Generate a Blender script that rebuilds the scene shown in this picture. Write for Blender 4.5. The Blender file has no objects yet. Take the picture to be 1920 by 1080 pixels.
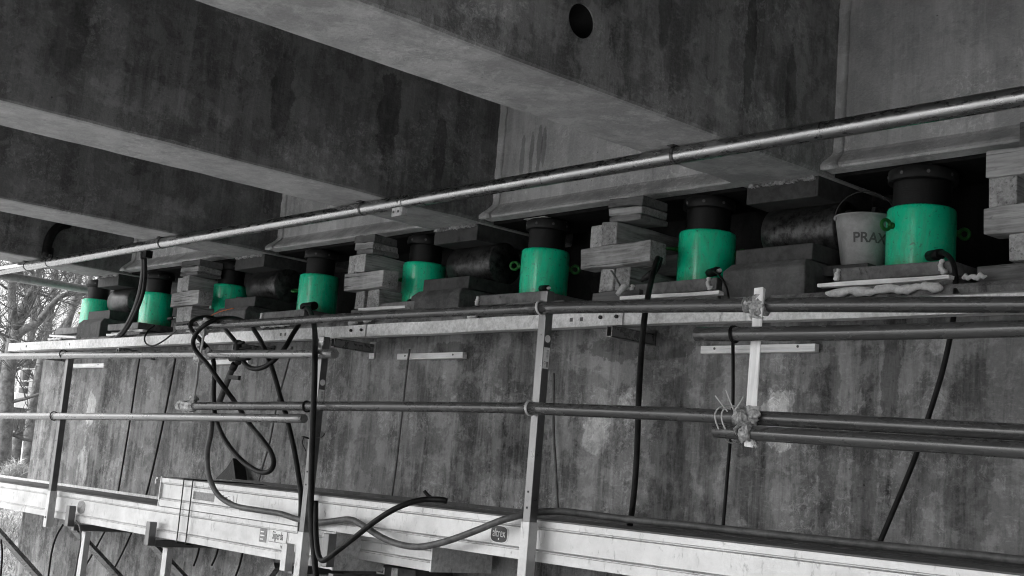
import bpy, bmesh, math, random
from math import radians, sin, cos, pi, sqrt
from mathutils import Vector, Matrix, noise

random.seed(7)
scene = bpy.context.scene
COL = scene.collection

# ------------------------------------------------------------------ camera
cam_d = bpy.data.cameras.new('camera')
cam_d.sensor_width = 36.0
cam_d.lens = 36.0 * 2419.5 / 1920.0
cam_d.clip_start = 0.05
cam_d.clip_end = 2000.0
cam = bpy.data.objects.new('camera', cam_d)
COL.objects.link(cam)
_yaw, _pitch, _roll = radians(48.325), radians(8.452), radians(4.72)
_f = Vector((-sin(_yaw) * cos(_pitch), cos(_yaw) * cos(_pitch), sin(_pitch)))
_r0 = Vector((cos(_yaw), sin(_yaw), 0.0))
_u0 = _r0.cross(_f)
_r = _r0 * cos(_roll) + _u0 * sin(_roll)
_u = -_r0 * sin(_roll) + _u0 * cos(_roll)
cam.matrix_world = Matrix(((_r.x, _u.x, -_f.x, 0), (_r.y, _u.y, -_f.y, 0), (_r.z, _u.z, -_f.z, 0), (0, 0, 0, 1)))
scene.camera = cam

# ------------------------------------------------------------------ sky and sun
SUN_EL, SUN_AZ = radians(40.0), radians(205.0)      # azimuth clockwise from +y: sun stands low, to the open side behind the camera
world = bpy.data.worlds.new('World')
scene.world = world
world.use_nodes = True
wn = world.node_tree
for n in list(wn.nodes):
    wn.nodes.remove(n)
sky = wn.nodes.new('ShaderNodeTexSky')
sky.sky_type = 'NISHITA'
sky.sun_disc = False
sky.sun_elevation = SUN_EL
sky.sun_rotation = SUN_AZ
sky.air_density = 1.0
sky.dust_density = 4.0
hs = wn.nodes.new('ShaderNodeHueSaturation')
hs.inputs['Saturation'].default_value = 0.0
bg = wn.nodes.new('ShaderNodeBackground')
bg.inputs['Strength'].default_value = 0.15
wo = wn.nodes.new('ShaderNodeOutputWorld')
wn.links.new(sky.outputs[0], hs.inputs['Color'])
wn.links.new(hs.outputs[0], bg.inputs['Color'])
wn.links.new(bg.outputs[0], wo.inputs['Surface'])

sun_d = bpy.data.lights.new('sun', 'SUN')
sun_d.energy = 1.3
sun_d.angle = radians(18.0)
sun_d.color = (1.0, 1.0, 1.0)
sun = bpy.data.objects.new('sun', sun_d)
COL.objects.link(sun)
_sd = Vector((sin(SUN_AZ) * cos(SUN_EL), cos(SUN_AZ) * cos(SUN_EL), sin(SUN_EL)))
sun.rotation_euler = _sd.to_track_quat('Z', 'Y').to_euler()

scene.render.engine = 'CYCLES'
scene.cycles.max_bounces = 8
scene.cycles.diffuse_bounces = 6
scene.cycles.glossy_bounces = 4
scene.cycles.use_denoising = True
scene.cycles.pixel_filter_type = 'BLACKMAN_HARRIS'
scene.cycles.filter_width = 1.1
vs = scene.view_settings
vs.view_transform = 'Standard'
vs.look = 'None'
vs.gamma = 1.0
vs.use_curve_mapping = False
vs.exposure = 1.8

# ------------------------------------------------------------------ materials
class NT:
    """small helper round a node tree"""
    def __init__(s, name):
        s.m = bpy.data.materials.new(name)
        s.m.use_nodes = True
        s.t = s.m.node_tree
        s.b = s.t.nodes['Principled BSDF']
        s.o = s.t.nodes['Material Output']
    def n(s, typ, **kw):
        x = s.t.nodes.new(typ)
        for k, v in kw.items():
            setattr(x, k, v)
        return x
    def put(s, sock, v):
        if hasattr(v, 'links'):
            s.t.links.new(v, sock)
        else:
            sock.default_value = v
    def math(s, op, a, b=0.0, clamp=False):
        x = s.n('ShaderNodeMath', operation=op, use_clamp=clamp)
        s.put(x.inputs[0], a); s.put(x.inputs[1], b)
        return x.outputs[0]
    def coords(s, scale=(1, 1, 1), rand=True, world=False):
        tc = s.n('ShaderNodeTexCoord')
        src = tc.outputs['Object']
        if world:
            src = s.n('ShaderNodeNewGeometry').outputs['Position']
        mp = s.n('ShaderNodeMapping')
        mp.inputs['Scale'].default_value = scale
        s.t.links.new(src, mp.inputs['Vector'])
        if rand:
            oi = s.n('ShaderNodeObjectInfo')
            k = s.math('MULTIPLY', oi.outputs['Random'], 37.0)
            cb = s.n('ShaderNodeCombineXYZ')
            for i in range(3):
                s.t.links.new(k, cb.inputs[i])
            s.t.links.new(cb.outputs[0], mp.inputs['Location'])
        return mp.outputs[0]
    def noise(s, vec, scale, detail=6.0, rough=0.6, dist=0.0):
        x = s.n('ShaderNodeTexNoise')
        x.inputs['Scale'].default_value = scale
        x.inputs['Detail'].default_value = detail
        x.inputs['Roughness'].default_value = rough
        x.inputs['Distortion'].default_value = dist
        s.t.links.new(vec, x.inputs['Vector'])
        return x.outputs['Fac']
    def ramp(s, fac, stops):
        x = s.n('ShaderNodeMapRange', interpolation_type='SMOOTHSTEP')
        (a, c), (b, d) = stops
        x.inputs['From Min'].default_value = a
        x.inputs['From Max'].default_value = b
        x.inputs['To Min'].default_value = c
        x.inputs['To Max'].default_value = d
        s.t.links.new(fac, x.inputs['Value'])
        return x.outputs[0]
    def grey(s, v):
        cb = s.n('ShaderNodeCombineColor')
        for i in range(3):
            s.put(cb.inputs[i], v)
        return cb.outputs[0]
    def bump(s, h, strength, dist=0.01):
        x = s.n('ShaderNodeBump')
        x.inputs['Strength'].default_value = strength
        x.inputs['Distance'].default_value = dist
        s.t.links.new(h, x.inputs['Height'])
        s.t.links.new(x.outputs[0], s.b.inputs['Normal'])
    def base(s, col, rough=0.8, metal=0.0, spec=0.3):
        s.put(s.b.inputs['Base Color'], col)
        s.put(s.b.inputs['Roughness'], rough)
        s.put(s.b.inputs['Metallic'], metal)
        s.put(s.b.inputs['Specular IOR Level'], spec)
        return s.m


def g3(v):
    return (v, v, v, 1.0)


def mat_concrete(name, val, amp=0.35, streak=0.4, blot=0.4, stains=(), axes='xz', rough=0.85, scale=1.0, holes=True, side=1.0):
    """weathered cast concrete: broad clouding, blotches, vertical run streaks, pitting; 'stains' are shaped marks
    (u, v, half width, half height, factor) on the plane named by axes"""
    m = NT(name)
    v0 = m.coords(rand=False, world=True)
    v1 = m.coords((3.2, 3.2, 0.28), rand=False, world=True)
    v2 = m.coords((14, 14, 1.0), rand=False, world=True)
    a = m.ramp(m.noise(v0, 1.1 * scale, 8, 0.65, 0.4), ((0.28, -1.0), (0.74, 1.0)))
    b = m.ramp(m.noise(v0, 5.0 * scale, 10, 0.72, 0.25), ((0.45, -1.0), (0.56, 1.0)))
    c = m.ramp(m.noise(v1, 1.6 * scale, 9, 0.74, 0.3), ((0.43, -1.0), (0.57, 1.0)))
    d = m.ramp(m.noise(v2, 1.2, 9, 0.76, 0.4), ((0.535, 0.0), (0.58, 1.0)))
    g = m.ramp(m.noise(v0, 70, 5, 0.75), ((0.34, -1.0), (0.66, 1.0)))
    x = m.math('ADD', 1.0, m.math('MULTIPLY', a, amp * 0.5))
    x = m.math('ADD', x, m.math('MULTIPLY', b, amp * blot))
    x = m.math('ADD', x, m.math('MULTIPLY', c, amp * streak))
    x = m.math('ADD', x, m.math('MULTIPLY', g, amp * 0.2))
    x = m.math('SUBTRACT', x, m.math('MULTIPLY', d, amp * streak * 0.6))
    fl = m.ramp(m.noise(v0, 24, 9, 0.8, 0.9), ((0.53, 0.0), (0.56, 1.0)))      # small pale flakes
    fm = m.ramp(m.noise(v0, 1.7, 5, 0.65), ((0.46, 0.0), (0.60, 1.0)))
    x = m.math('ADD', x, m.math('MULTIPLY', m.math('MULTIPLY', fl, fm), amp * 1.1))
    sc = m.ramp(m.noise(m.coords((2.0, 2.0, 9.0), rand=False, world=True), 9.0, 8, 0.75, 0.3), ((0.585, 0.0), (0.61, 1.0)))   # scuffs
    x = m.math('ADD', x, m.math('MULTIPLY', sc, amp * 0.5))
    if holes:
        vo = m.n('ShaderNodeTexVoronoi')
        vo.inputs['Scale'].default_value = 13.0
        m.t.links.new(v0, vo.inputs['Vector'])
        h = m.ramp(vo.outputs['Distance'], ((0.045, 1.0), (0.085, 0.0)))
        hm = m.ramp(m.noise(v0, 5.0, 3, 0.5), ((0.52, 0.0), (0.6, 1.0)))
        h = m.math('MULTIPLY', h, hm)
        x = m.math('SUBTRACT', x, m.math('MULTIPLY', h, 0.55))
    if stains:
        pos = m.n('ShaderNodeNewGeometry').outputs['Position']
        sp = m.n('ShaderNodeSeparateXYZ')
        m.t.links.new(pos, sp.inputs[0])
        iu = 'xyz'.index(axes[0]); iv = 'xyz'.index(axes[1])
        wob = m.math('SUBTRACT', m.noise(v0, 9.0, 6, 0.7), 0.5)
        for (u, v, hu, hv, fac) in stains:
            du = m.math('DIVIDE', m.math('SUBTRACT', sp.outputs[iu], u), hu)
            dv = m.math('DIVIDE', m.math('SUBTRACT', sp.outputs[iv], v), hv)
            r = m.math('ADD', m.math('MULTIPLY', du, du), m.math('MULTIPLY', dv, dv))
            r = m.math('ADD', r, m.math('MULTIPLY', wob, 3.4))
            k = m.ramp(r, ((0.72, fac - 1.0), (1.02, 0.0)))
            x = m.math('MULTIPLY', x, m.math('ADD', 1.0, k))
    if side != 1.0:                                      # shade painted into upright faces along with their grime, soffit kept pale
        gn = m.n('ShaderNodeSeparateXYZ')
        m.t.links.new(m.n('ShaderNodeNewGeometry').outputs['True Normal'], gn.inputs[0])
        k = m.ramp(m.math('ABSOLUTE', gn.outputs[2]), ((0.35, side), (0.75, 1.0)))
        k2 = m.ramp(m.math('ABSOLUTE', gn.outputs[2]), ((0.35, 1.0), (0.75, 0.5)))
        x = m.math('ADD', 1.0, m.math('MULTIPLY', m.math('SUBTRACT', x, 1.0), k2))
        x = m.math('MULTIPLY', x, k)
    x = m.math('MAXIMUM', x, 0.12)
    colv = m.math('MULTIPLY', x, val)
    hgt = m.math('ADD', m.math('MULTIPLY', b, 0.5), m.math('MULTIPLY', g, 0.35))
    if holes:
        hgt = m.math('SUBTRACT', hgt, m.math('MULTIPLY', h, 2.0))
    m.bump(hgt, 0.35, 0.006)
    return m.base(m.grey(colv), rough, 0.0, 0.25)


def mat_metal(name, val, rough, metal=1.0, mott=0.25, scale=18.0, dirt=0.0, stretch=(1, 1, 1), bumpk=0.12):
    m = NT(name)
    v = m.coords(stretch)
    a = m.ramp(m.noise(v, scale, 6, 0.7, 0.3), ((0.32, -1.0), (0.68, 1.0)))
    b = m.ramp(m.noise(m.coords(), 3.0, 5, 0.6), ((0.35, -1.0), (0.65, 1.0)))
    x = m.math('ADD', 1.0, m.math('MULTIPLY', a, mott))
    x = m.math('ADD', x, m.math('MULTIPLY', b, mott * 0.6))
    if dirt:
        d = m.ramp(m.noise(m.coords((1, 1, 0.35)), 26, 6, 0.75, 0.6), ((0.56, 0.0), (0.68, 1.0)))
        x = m.math('SUBTRACT', x, m.math('MULTIPLY', d, dirt))
    x = m.math('MAXIMUM', x, 0.1)
    r = m.math('ADD', rough, m.math('MULTIPLY', a, 0.09))
    m.bump(a, bumpk, 0.003)
    return m.base(m.grey(m.math('MULTIPLY', x, val)), r, metal, 0.4)


def mat_paint_green(name):
    """worn gloss paint: cloudy tone, run grime, chips down to dark metal, pale rubbed scuffs"""
    m = NT(name)
    v = m.coords()
    a = m.ramp(m.noise(v, 5.0, 6, 0.65, 0.4), ((0.3, 0.0), (0.7, 1.0)))
    b = m.ramp(m.noise(m.coords((1, 1, 0.22)), 16.0, 9, 0.78, 0.9), ((0.47, 0.0), (0.60, 1.0)))
    c = m.ramp(m.noise(v, 34.0, 6, 0.75, 0.5), ((0.60, 0.0), (0.615, 1.0)))
    e = m.ramp(m.noise(m.coords((1, 1, 3.5)), 12.0, 8, 0.8, 1.4), ((0.575, 0.0), (0.61, 1.0)))
    sp = m.n('ShaderNodeSeparateXYZ')
    m.t.links.new(m.n('ShaderNodeTexCoord').outputs['Object'], sp.inputs[0])
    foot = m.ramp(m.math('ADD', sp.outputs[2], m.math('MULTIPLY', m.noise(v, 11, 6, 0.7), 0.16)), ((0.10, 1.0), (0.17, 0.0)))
    def mix(f, A, B):
        x = m.n('ShaderNodeMix', data_type='RGBA')
        m.put(x.inputs['Factor'], f); m.put(x.inputs['A'], A); m.put(x.inputs['B'], B)
        return x.outputs['Result']
    col = mix(a, (0.003, 0.58, 0.31, 1), (0.006, 0.70, 0.39, 1))
    col = mix(m.math('MULTIPLY', b, 0.38), col, (0.03, 0.24, 0.10, 1))
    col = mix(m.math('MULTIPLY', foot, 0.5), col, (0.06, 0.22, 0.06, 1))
    col = mix(m.math('MULTIPLY', e, 0.4), col, (0.10, 0.66, 0.46, 1))
    col = mix(m.math('MULTIPLY', c, 0.6), col, (0.03, 0.06, 0.04, 1))
    m.bump(m.math('ADD', b, m.math('MULTIPLY', c, -1.0)), 0.12, 0.002)
    oi = m.n('ShaderNodeObjectInfo')
    hv = m.n('ShaderNodeHueSaturation')
    m.put(hv.inputs['Value'], m.math('ADD', 0.92, m.math('MULTIPLY', oi.outputs['Random'], 0.2)))
    m.put(hv.inputs['Color'], col)
    col = hv.outputs[0]
    rr = m.math('ADD', 0.26, m.math('MULTIPLY', b, 0.22))
    m.b.inputs['Coat Weight'].default_value = 0.5
    m.b.inputs['Coat Roughness'].default_value = 0.16
    return m.base(col, rr, 0.0, 0.5)


def mat_wood(name, val, amp=0.35, rough=0.8):
    """grain runs along the object's local x"""
    m = NT(name)
    v = m.coords((1.2, 22, 22))
    a = m.ramp(m.noise(v, 2.0, 5, 0.6, 0.8), ((0.3, -1.0), (0.7, 1.0)))
    b = m.ramp(m.noise(m.coords(), 4.0, 5, 0.6), ((0.35, -1.0), (0.65, 1.0)))
    c = m.ramp(m.noise(m.coords((2, 6, 6)), 9.0, 6, 0.7, 0.5), ((0.58, 0.0), (0.72, 1.0)))
    oi = m.n('ShaderNodeObjectInfo')
    x = m.math('ADD', 1.0, m.math('MULTIPLY', a, amp * 0.5))
    x = m.math('ADD', x, m.math('MULTIPLY', b, amp * 0.4))
    x = m.math('SUBTRACT', x, m.math('MULTIPLY', c, amp * 0.7))
    ck = m.ramp(m.noise(m.coords((0.5, 26, 26)), 2.2, 4, 0.6, 0.3), ((0.60, 0.0), (0.63, 1.0)))      # drying cracks
    x = m.math('SUBTRACT', x, m.math('MULTIPLY', ck, amp * 0.8))
    kd = m.ramp(m.noise(m.coords((0.7, 3, 3)), 3.0, 7, 0.75, 0.8), ((0.52, 0.0), (0.66, 1.0)))
    x = m.math('SUBTRACT', x, m.math('MULTIPLY', kd, amp * 0.55))
    x = m.math('MULTIPLY', x, m.math('ADD', 0.85, m.math('MULTIPLY', oi.outputs['Random'], 0.3)))
    m.bump(a, 0.3, 0.003)
    return m.base(m.grey(m.math('MULTIPLY', m.math('MAXIMUM', x, 0.1), val)), rough, 0.0, 0.2)


def mat_plain(name, val, rough=0.7, amp=0.2, scale=20.0, spec=0.3, metal=0.0, bump=0.2):
    m = NT(name)
    a = m.ramp(m.noise(m.coords(), scale, 6, 0.7, 0.4), ((0.3, -1.0), (0.7, 1.0)))
    x = m.math('ADD', 1.0, m.math('MULTIPLY', a, amp))
    m.bump(a, bump, 0.004)
    if isinstance(val, tuple):
        mx = m.n('ShaderNodeMix', data_type='RGBA', blend_type='MULTIPLY')
        mx.inputs['Factor'].default_value = 1.0
        mx.inputs['A'].default_value = (*val, 1.0)
        m.t.links.new(m.grey(x), mx.inputs['B'])
        return m.base(mx.outputs['Result'], rough, metal, spec)
    return m.base(m.grey(m.math('MULTIPLY', x, val)), rough, metal, spec)


M = {}
WALL_STAINS = [
    # u = x, v = z on the wall face; factor above 1 is pale, below 1 dark
    (-3.93, .40, .12, .17, 2.1), (-4.93, .46, .10, .12, 1.9), (-5.18, .30, .11, .15, 1.75), (-11.92, .36, .10, .18, 1.8), (-11.95, -.25, .12, .26, 1.7), (-5.95, -.12, .3, .16, 1.35), (-4.12, -.22, .05, .14, 1.6),
    (-3.30, .62, .05, .30, .55), (-3.42, .10, .07, .55, .62), (-4.62, .15, .16, .70, .66), (-5.9, .3, .20, .7, .72),
    (-3.62, .3, .06, .5, .6), (-2.9, .2, .12, .6, .68), (-6.3, -.1, .18, .4, .8), (-4.35, .35, .08, .55, .7),
    (-3.05, .76, .055, .05, 1.7), (-4.05, -.28, .05, .12, 1.5), (-4.9, .80, .5, .09, .55), (-6.55, .80, .25, .07, .6),
    (-7.4, .0, .14, .6, .82), (-9.0, .1, .2, .7, .85), (-10.4, .2, .15, .6, .8), (-12.5, .0, .12, .9, 1.25),
]
M['wall'] = mat_concrete('stained_wall_concrete', 0.18, amp=0.56, streak=0.46, blot=0.42, stains=WALL_STAINS, axes='xz')
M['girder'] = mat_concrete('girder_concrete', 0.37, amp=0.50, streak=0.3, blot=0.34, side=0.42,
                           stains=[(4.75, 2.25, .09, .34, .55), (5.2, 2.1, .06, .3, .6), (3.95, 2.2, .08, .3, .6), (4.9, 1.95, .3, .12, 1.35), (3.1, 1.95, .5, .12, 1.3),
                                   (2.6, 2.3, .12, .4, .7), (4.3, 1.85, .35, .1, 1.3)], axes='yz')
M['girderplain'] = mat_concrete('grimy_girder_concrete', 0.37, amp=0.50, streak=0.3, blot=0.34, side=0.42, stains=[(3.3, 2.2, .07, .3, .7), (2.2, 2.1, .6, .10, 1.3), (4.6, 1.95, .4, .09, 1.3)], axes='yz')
M['girderpale'] = mat_concrete('paler_girder_concrete', 0.37, amp=0.52, streak=0.28, blot=0.42, side=0.66,  # lit copy of the girder concrete: light on its side painted as paler faces
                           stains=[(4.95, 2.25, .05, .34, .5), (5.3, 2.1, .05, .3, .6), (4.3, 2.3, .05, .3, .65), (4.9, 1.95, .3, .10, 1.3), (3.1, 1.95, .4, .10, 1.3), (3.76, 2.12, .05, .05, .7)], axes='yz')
M['beam'] = mat_concrete('cross_beam_concrete', 0.45, amp=0.30, streak=0.3, blot=0.25,
                         stains=[(-6.425, 2.19, .024, .17, .62), (-6.335, 2.17, .022, .2, .6), (-6.26, 2.18, .026, .2, .6), (-6.215, 2.22, .022, .16, .65),
                                 (-3.286, 1.985, .018, .035, .55), (-3.244, 1.99, .018, .04, .5), (-3.204, 1.995, .014, .04, .55), (-2.9, 2.5, .3, .4, .85), (-9.0, 2.2, .3, .3, .8)], axes='xz')
M['mortar'] = mat_concrete('pale_mortar', 0.5, amp=0.3, blot=0.4, streak=0.3)
M['deck'] = mat_concrete('deck_concrete', 0.2, amp=0.4, streak=0.1)
M['pedestal'] = mat_concrete('pedestal_concrete', 0.11, amp=0.35, streak=0.4)
M['grout'] = mat_concrete('grout', 0.24, amp=0.35, streak=0.2)
M['rubble'] = mat_concrete('rubble', 0.3, amp=0.5)
M['green'] = mat_paint_green('jack_green_paint')
M['eyegreen'] = mat_plain('eyebolt_green_paint', (0.015, 0.11, 0.02), 0.4, 0.3, 40)
M['eyegold'] = mat_plain('eyebolt_yellow_green', (0.16, 0.20, 0.05), 0.4, 0.3, 40)
M['darksteel'] = mat_metal('dark_oily_steel', 0.014, 0.6, 0.3, 0.5, 22)
M['ramsteel'] = mat_metal('black_threaded_steel', 0.013, 0.5, 0.4, 0.3, 30, stretch=(1, 1, 8))
M['roller'] = mat_metal('black_roller_steel', 0.06, 0.42, 0.7, 0.6, 22, dirt=0.5)
M['shade'] = mat_concrete('sooty_back_wall', 0.02, amp=0.4, streak=0.4)  # near-black colour stands in for the deep shade on the shelf
M['shadesteel'] = mat_plain('soot_black_steel', 0.012, 0.8, 0.4, 12, 0.1)  # black stand-in for the shade behind the cross beam lips
M['sidepipe'] = mat_metal('dull_pipe', 0.3, 0.55, 0.3, 0.2, 25)
M['plate'] = mat_metal('rusty_base_plate', 0.15, 0.7, 0.1, 0.35, 16, dirt=0.5)
M['bearplate'] = mat_metal('bearing_plate', 0.05, 0.7, 0.1, 0.4, 18, dirt=0.4)
M['alu'] = mat_metal('weathered_aluminium', 0.50, 0.46, 0.5, 0.13, 7, dirt=0.42)
M['alupost'] = mat_metal('aluminium_post', 0.17, 0.36, 0.9, 0.10, 12, dirt=0.12, bumpk=0.03)
M['galv'] = mat_metal('galvanised_ledger', 0.56, 0.5, 0.25, 0.22, 40, dirt=0.4)
M['pipe'] = mat_metal('brushed_steel_pipe', 0.38, 0.30, 1.0, 0.08, 30, dirt=0.13, stretch=(0.3, 1, 1), bumpk=0.03)
M['rail'] = mat_metal('grey_rail_tube', 0.085, 0.27, 0.4, 0.1, 14, dirt=0.16, stretch=(0.25, 1, 1), bumpk=0.015)
M['railpale'] = mat_metal('pale_rail_tube', 0.24, 0.3, 0.6, 0.1, 14, dirt=0.16, stretch=(0.25, 1, 1), bumpk=0.015)
M['timber'] = mat_wood('grey_timber', 0.31, 0.55)
M['timberdark'] = mat_wood('dark_timber', 0.14, 0.4)
M['whitewood'] = mat_wood('pale_new_timber', 0.78, 0.22)
M['ply'] = mat_wood('worn_deck_plywood', 0.16, 0.4)
M['rubber'] = mat_plain('black_rubber', 0.009, 0.5, 0.7, 9, 0.16)
M['hosegrey'] = mat_plain('grey_hose', 0.08, 0.5, 0.4, 14, 0.4)
M['black'] = mat_plain('black_plastic', 0.007, 0.5, 0.2, 30, 0.14)
M['foam'] = mat_plain('pale_foam', 0.68, 0.75, 0.2, 30, 0.3, bump=0.4)
M['tape'] = mat_plain('silver_tape', 0.42, 0.3, 0.45, 55, 0.6, 0.35, bump=0.6)
M['bucket'] = mat_plain('grey_bucket_plastic', 0.29, 0.5, 0.22, 9, 0.35)
M['print'] = mat_plain('dark_print', 0.10, 0.6, 0.2, 60)
M['white'] = mat_plain('white_sticker', 0.72, 0.5, 0.1, 30)
M['greylabel'] = mat_plain('grey_label', 0.22, 0.5, 0.25, 60)
M['badge'] = mat_plain('dark_badge', 0.06, 0.45, 0.2, 40)
M['ziptie'] = mat_plain('pale_cable_tie', 0.5, 0.45, 0.1, 30)
M['orange'] = mat_plain('orange_wire', (0.45, 0.12, 0.03), 0.5, 0.1, 30)
M['bark'] = mat_plain('bark', 0.10, 0.9, 0.5, 9, 0.1, bump=0.8)
M['twig'] = mat_plain('twigs', 0.09, 0.9, 0.3, 5, 0.1)
M['brush'] = mat_plain('brushwood', 0.09, 0.9, 0.5, 3, 0.1)
M['straw'] = mat_plain('pale_straw', 0.5, 0.9, 0.25, 30, 0.1)
M['drygrass'] = mat_plain('dry_grass', 0.24, 0.9, 0.45, 4, 0.1)
M['soil'] = mat_concrete('soil', 0.2, amp=0.6, streak=0.0, holes=False)
M['dirt'] = mat_concrete('gravelly_ground', 0.4, amp=0.5, streak=0.0, holes=False)


# ------------------------------------------------------------------ mesh helpers
class MB:
    def __init__(s):
        s.v = []; s.f = []; s.sm = []
    def add(s, vs_, fs, smooth=False):
        o = len(s.v)
        s.v += [Vector(p) for p in vs_]
        for f in fs:
            s.f.append([i + o for i in f]); s.sm.append(smooth)
        return s
    def box(s, lo, hi, jit=0.0):
        x0, y0, z0 = lo; x1, y1, z1 = hi
        p = [(x, y, z) for x in (x0, x1) for y in (y0, y1) for z in (z0, z1)]
        if jit:
            p = [(a + random.uniform(-jit, jit), b + random.uniform(-jit, jit), c + random.uniform(-jit, jit)) for a, b, c in p]
        return s.add(p, [(0, 1, 3, 2), (4, 6, 7, 5), (0, 4, 5, 1), (2, 3, 7, 6), (0, 2, 6, 4), (1, 5, 7, 3)])
    def obox(s, c, ax, ay, az):
        """box from a centre and three half-axis vectors"""
        c = Vector(c); ax = Vector(ax); ay = Vector(ay); az = Vector(az)
        p = [c + ax * i + ay * j + az * k for i in (-1, 1) for j in (-1, 1) for k in (-1, 1)]
        return s.add(p, [(0, 1, 3, 2), (4, 6, 7, 5), (0, 4, 5, 1), (2, 3, 7, 6), (0, 2, 6, 4), (1, 5, 7, 3)])
    def bar(s, p0, p1, w, h, up=(0, 0, 1)):
        p0 = Vector(p0); p1 = Vector(p1)
        d = p1 - p0
        u = Vector(up)
        sx = d.normalized().cross(u)
        if sx.length < 1e-4:
            sx = d.normalized().cross(Vector((0, 1, 0)))
        sx.normalize()
        uu = sx.cross(d.normalized())
        return s.obox((p0 + p1) / 2, d / 2, sx * w / 2, uu * h / 2)
    def tube(s, pts, r, n=10, caps=True, jit=0.0):
        pts = [Vector(p) for p in pts]
        k = len(pts)
        rs = r if isinstance(r, (list, tuple)) else [r] * k
        tan = []
        for i in range(k):
            t = pts[min(i + 1, k - 1)] - pts[max(i - 1, 0)]
            tan.append(t.normalized() if t.length > 1e-9 else Vector((1, 0, 0)))
        up = Vector((0, 0, 1)) if abs(tan[0].z) < 0.9 else Vector((0, 1, 0))
        a = tan[0].cross(up).normalized()
        vs_ = []; fs = []
        for i in range(k):
            if i:
                ax = tan[i - 1].cross(tan[i])
                if ax.length > 1e-7:
                    ang = tan[i - 1].angle(tan[i], 0.0)
                    a = Matrix.Rotation(ang, 3, ax.normalized()) @ a
            a = (a - tan[i] * a.dot(tan[i])).normalized()
            b = tan[i].cross(a)
            for j in range(n):
                th = 2 * pi * j / n
                rr = rs[i] * (1 + (random.uniform(-jit, jit) if jit else 0))
                vs_.append(pts[i] + (a * cos(th) + b * sin(th)) * rr)
        for i in range(k - 1):
            for j in range(n):
                q = (j + 1) % n
                fs.append((i * n + j, i * n + q, (i + 1) * n + q, (i + 1) * n + j))
        s.add(vs_, fs, True)
        if caps:
            o = len(s.v) - k * n
            s.f.append([o + j for j in range(n)][::-1]); s.sm.append(False)
            s.f.append([o + (k - 1) * n + j for j in range(n)]); s.sm.append(False)
        return s
    def lathe(s, prof, n=40, c=(0, 0, 0), axis='z', smooth=True):
        """prof: list of (radius, height); sharp corners are doubled by the caller with tiny steps"""
        vs_ = []; fs = []
        c = Vector(c)
        for (r, h) in prof:
            for j in range(n):
                th = 2 * pi * j / n
                if axis == 'z':
                    p = Vector((r * cos(th), r * sin(th), h))
                elif axis == 'x':
                    p = Vector((h, r * cos(th), r * sin(th)))
                else:
                    p = Vector((r * sin(th), h, r * cos(th)))
                vs_.append(c + p)
        for i in range(len(prof) - 1):
            for j in range(n):
                q = (j + 1) % n
                fs.append((i * n + j, i * n + q, (i + 1) * n + q, (i + 1) * n + j))
        return s.add(vs_, fs, smooth)
    def torus(s, c, nrm, R, r, n=20, m=8, arc=2 * pi, start=0.0):
        nrm = Vector(nrm).normalized()
        a = nrm.cross(Vector((0, 0, 1)))
        if a.length < 1e-3:
            a = Vector((1, 0, 0))
        a.normalize(); b = nrm.cross(a)
        c = Vector(c)
        if arc >= 2 * pi - 1e-6:
            vs_ = []; fs = []
            for i in range(n):
                t = 2 * pi * i / n
                e = a * cos(t) + b * sin(t)
                for j in range(m):
                    q = 2 * pi * j / m
                    vs_.append(c + e * (R + r * cos(q)) + nrm * r * sin(q))
            for i in range(n):
                for j in range(m):
                    fs.append((i * m + j, ((i + 1) % n) * m + j, ((i + 1) % n) * m + (j + 1) % m, i * m + (j + 1) % m))
            return s.add(vs_, fs, True)
        pts = [c + (a * cos(start + arc * i / n) + b * sin(start + arc * i / n)) * R for i in range(n + 1)]
        return s.tube(pts, r, m)
    def prism(s, poly, axis, a0, a1, ):
        """poly: 2D points; axis 'x' -> poly is (y,z), 'y' -> (x,z), 'z' -> (x,y)"""
        def P(p, t):
            if axis == 'x': return (t, p[0], p[1])
            if axis == 'y': return (p[0], t, p[1])
            return (p[0], p[1], t)
        n = len(poly)
        vs_ = [P(p, a0) for p in poly] + [P(p, a1) for p in poly]
        fs = [tuple(range(n))[::-1], tuple(range(n, 2 * n))]
        fs += [(i, (i + 1) % n, n + (i + 1) % n, n + i) for i in range(n)]
        return s.add(vs_, fs)
    def build(s, name, mat, parent=None, origin=None, bevel=0.0, fix=True, rot=None, seg=2):
        pts = s.v
        if origin is None:
            lo = Vector((min(p.x for p in pts), min(p.y for p in pts), min(p.z for p in pts)))
            hi = Vector((max(p.x for p in pts), max(p.y for p in pts), max(p.z for p in pts)))
            origin = Vector(((lo.x + hi.x) / 2, (lo.y + hi.y) / 2, lo.z))
        origin = Vector(origin)
        inv = rot.inverted() if rot else None
        loc = [(inv @ (p - origin)) if rot else (p - origin) for p in pts]
        me = bpy.data.meshes.new(name)
        me.from_pydata([tuple(p) for p in loc], [], s.f)
        me.polygons.foreach_set('use_smooth', s.sm)
        me.update()
        if fix:
            bm = bmesh.new(); bm.from_mesh(me)
            bmesh.ops.recalc_face_normals(bm, faces=bm.faces)
            bm.to_mesh(me); bm.free()
        me.materials.append(mat)
        o = bpy.data.objects.new(name, me)
        COL.objects.link(o)
        mw = Matrix.Translation(origin)
        if rot:
            mw = mw @ rot.to_4x4()
        if parent is not None:
            o.parent = parent
            o.matrix_local = WM[parent.name].inverted() @ mw
        else:
            o.matrix_local = mw
        WM[o.name] = mw
        if bevel:
            b = o.modifiers.new('edge', 'BEVEL')
            b.width = bevel; b.segments = seg; b.limit_method = 'ANGLE'; b.angle_limit = radians(40)
        return o


WM = {}


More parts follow.
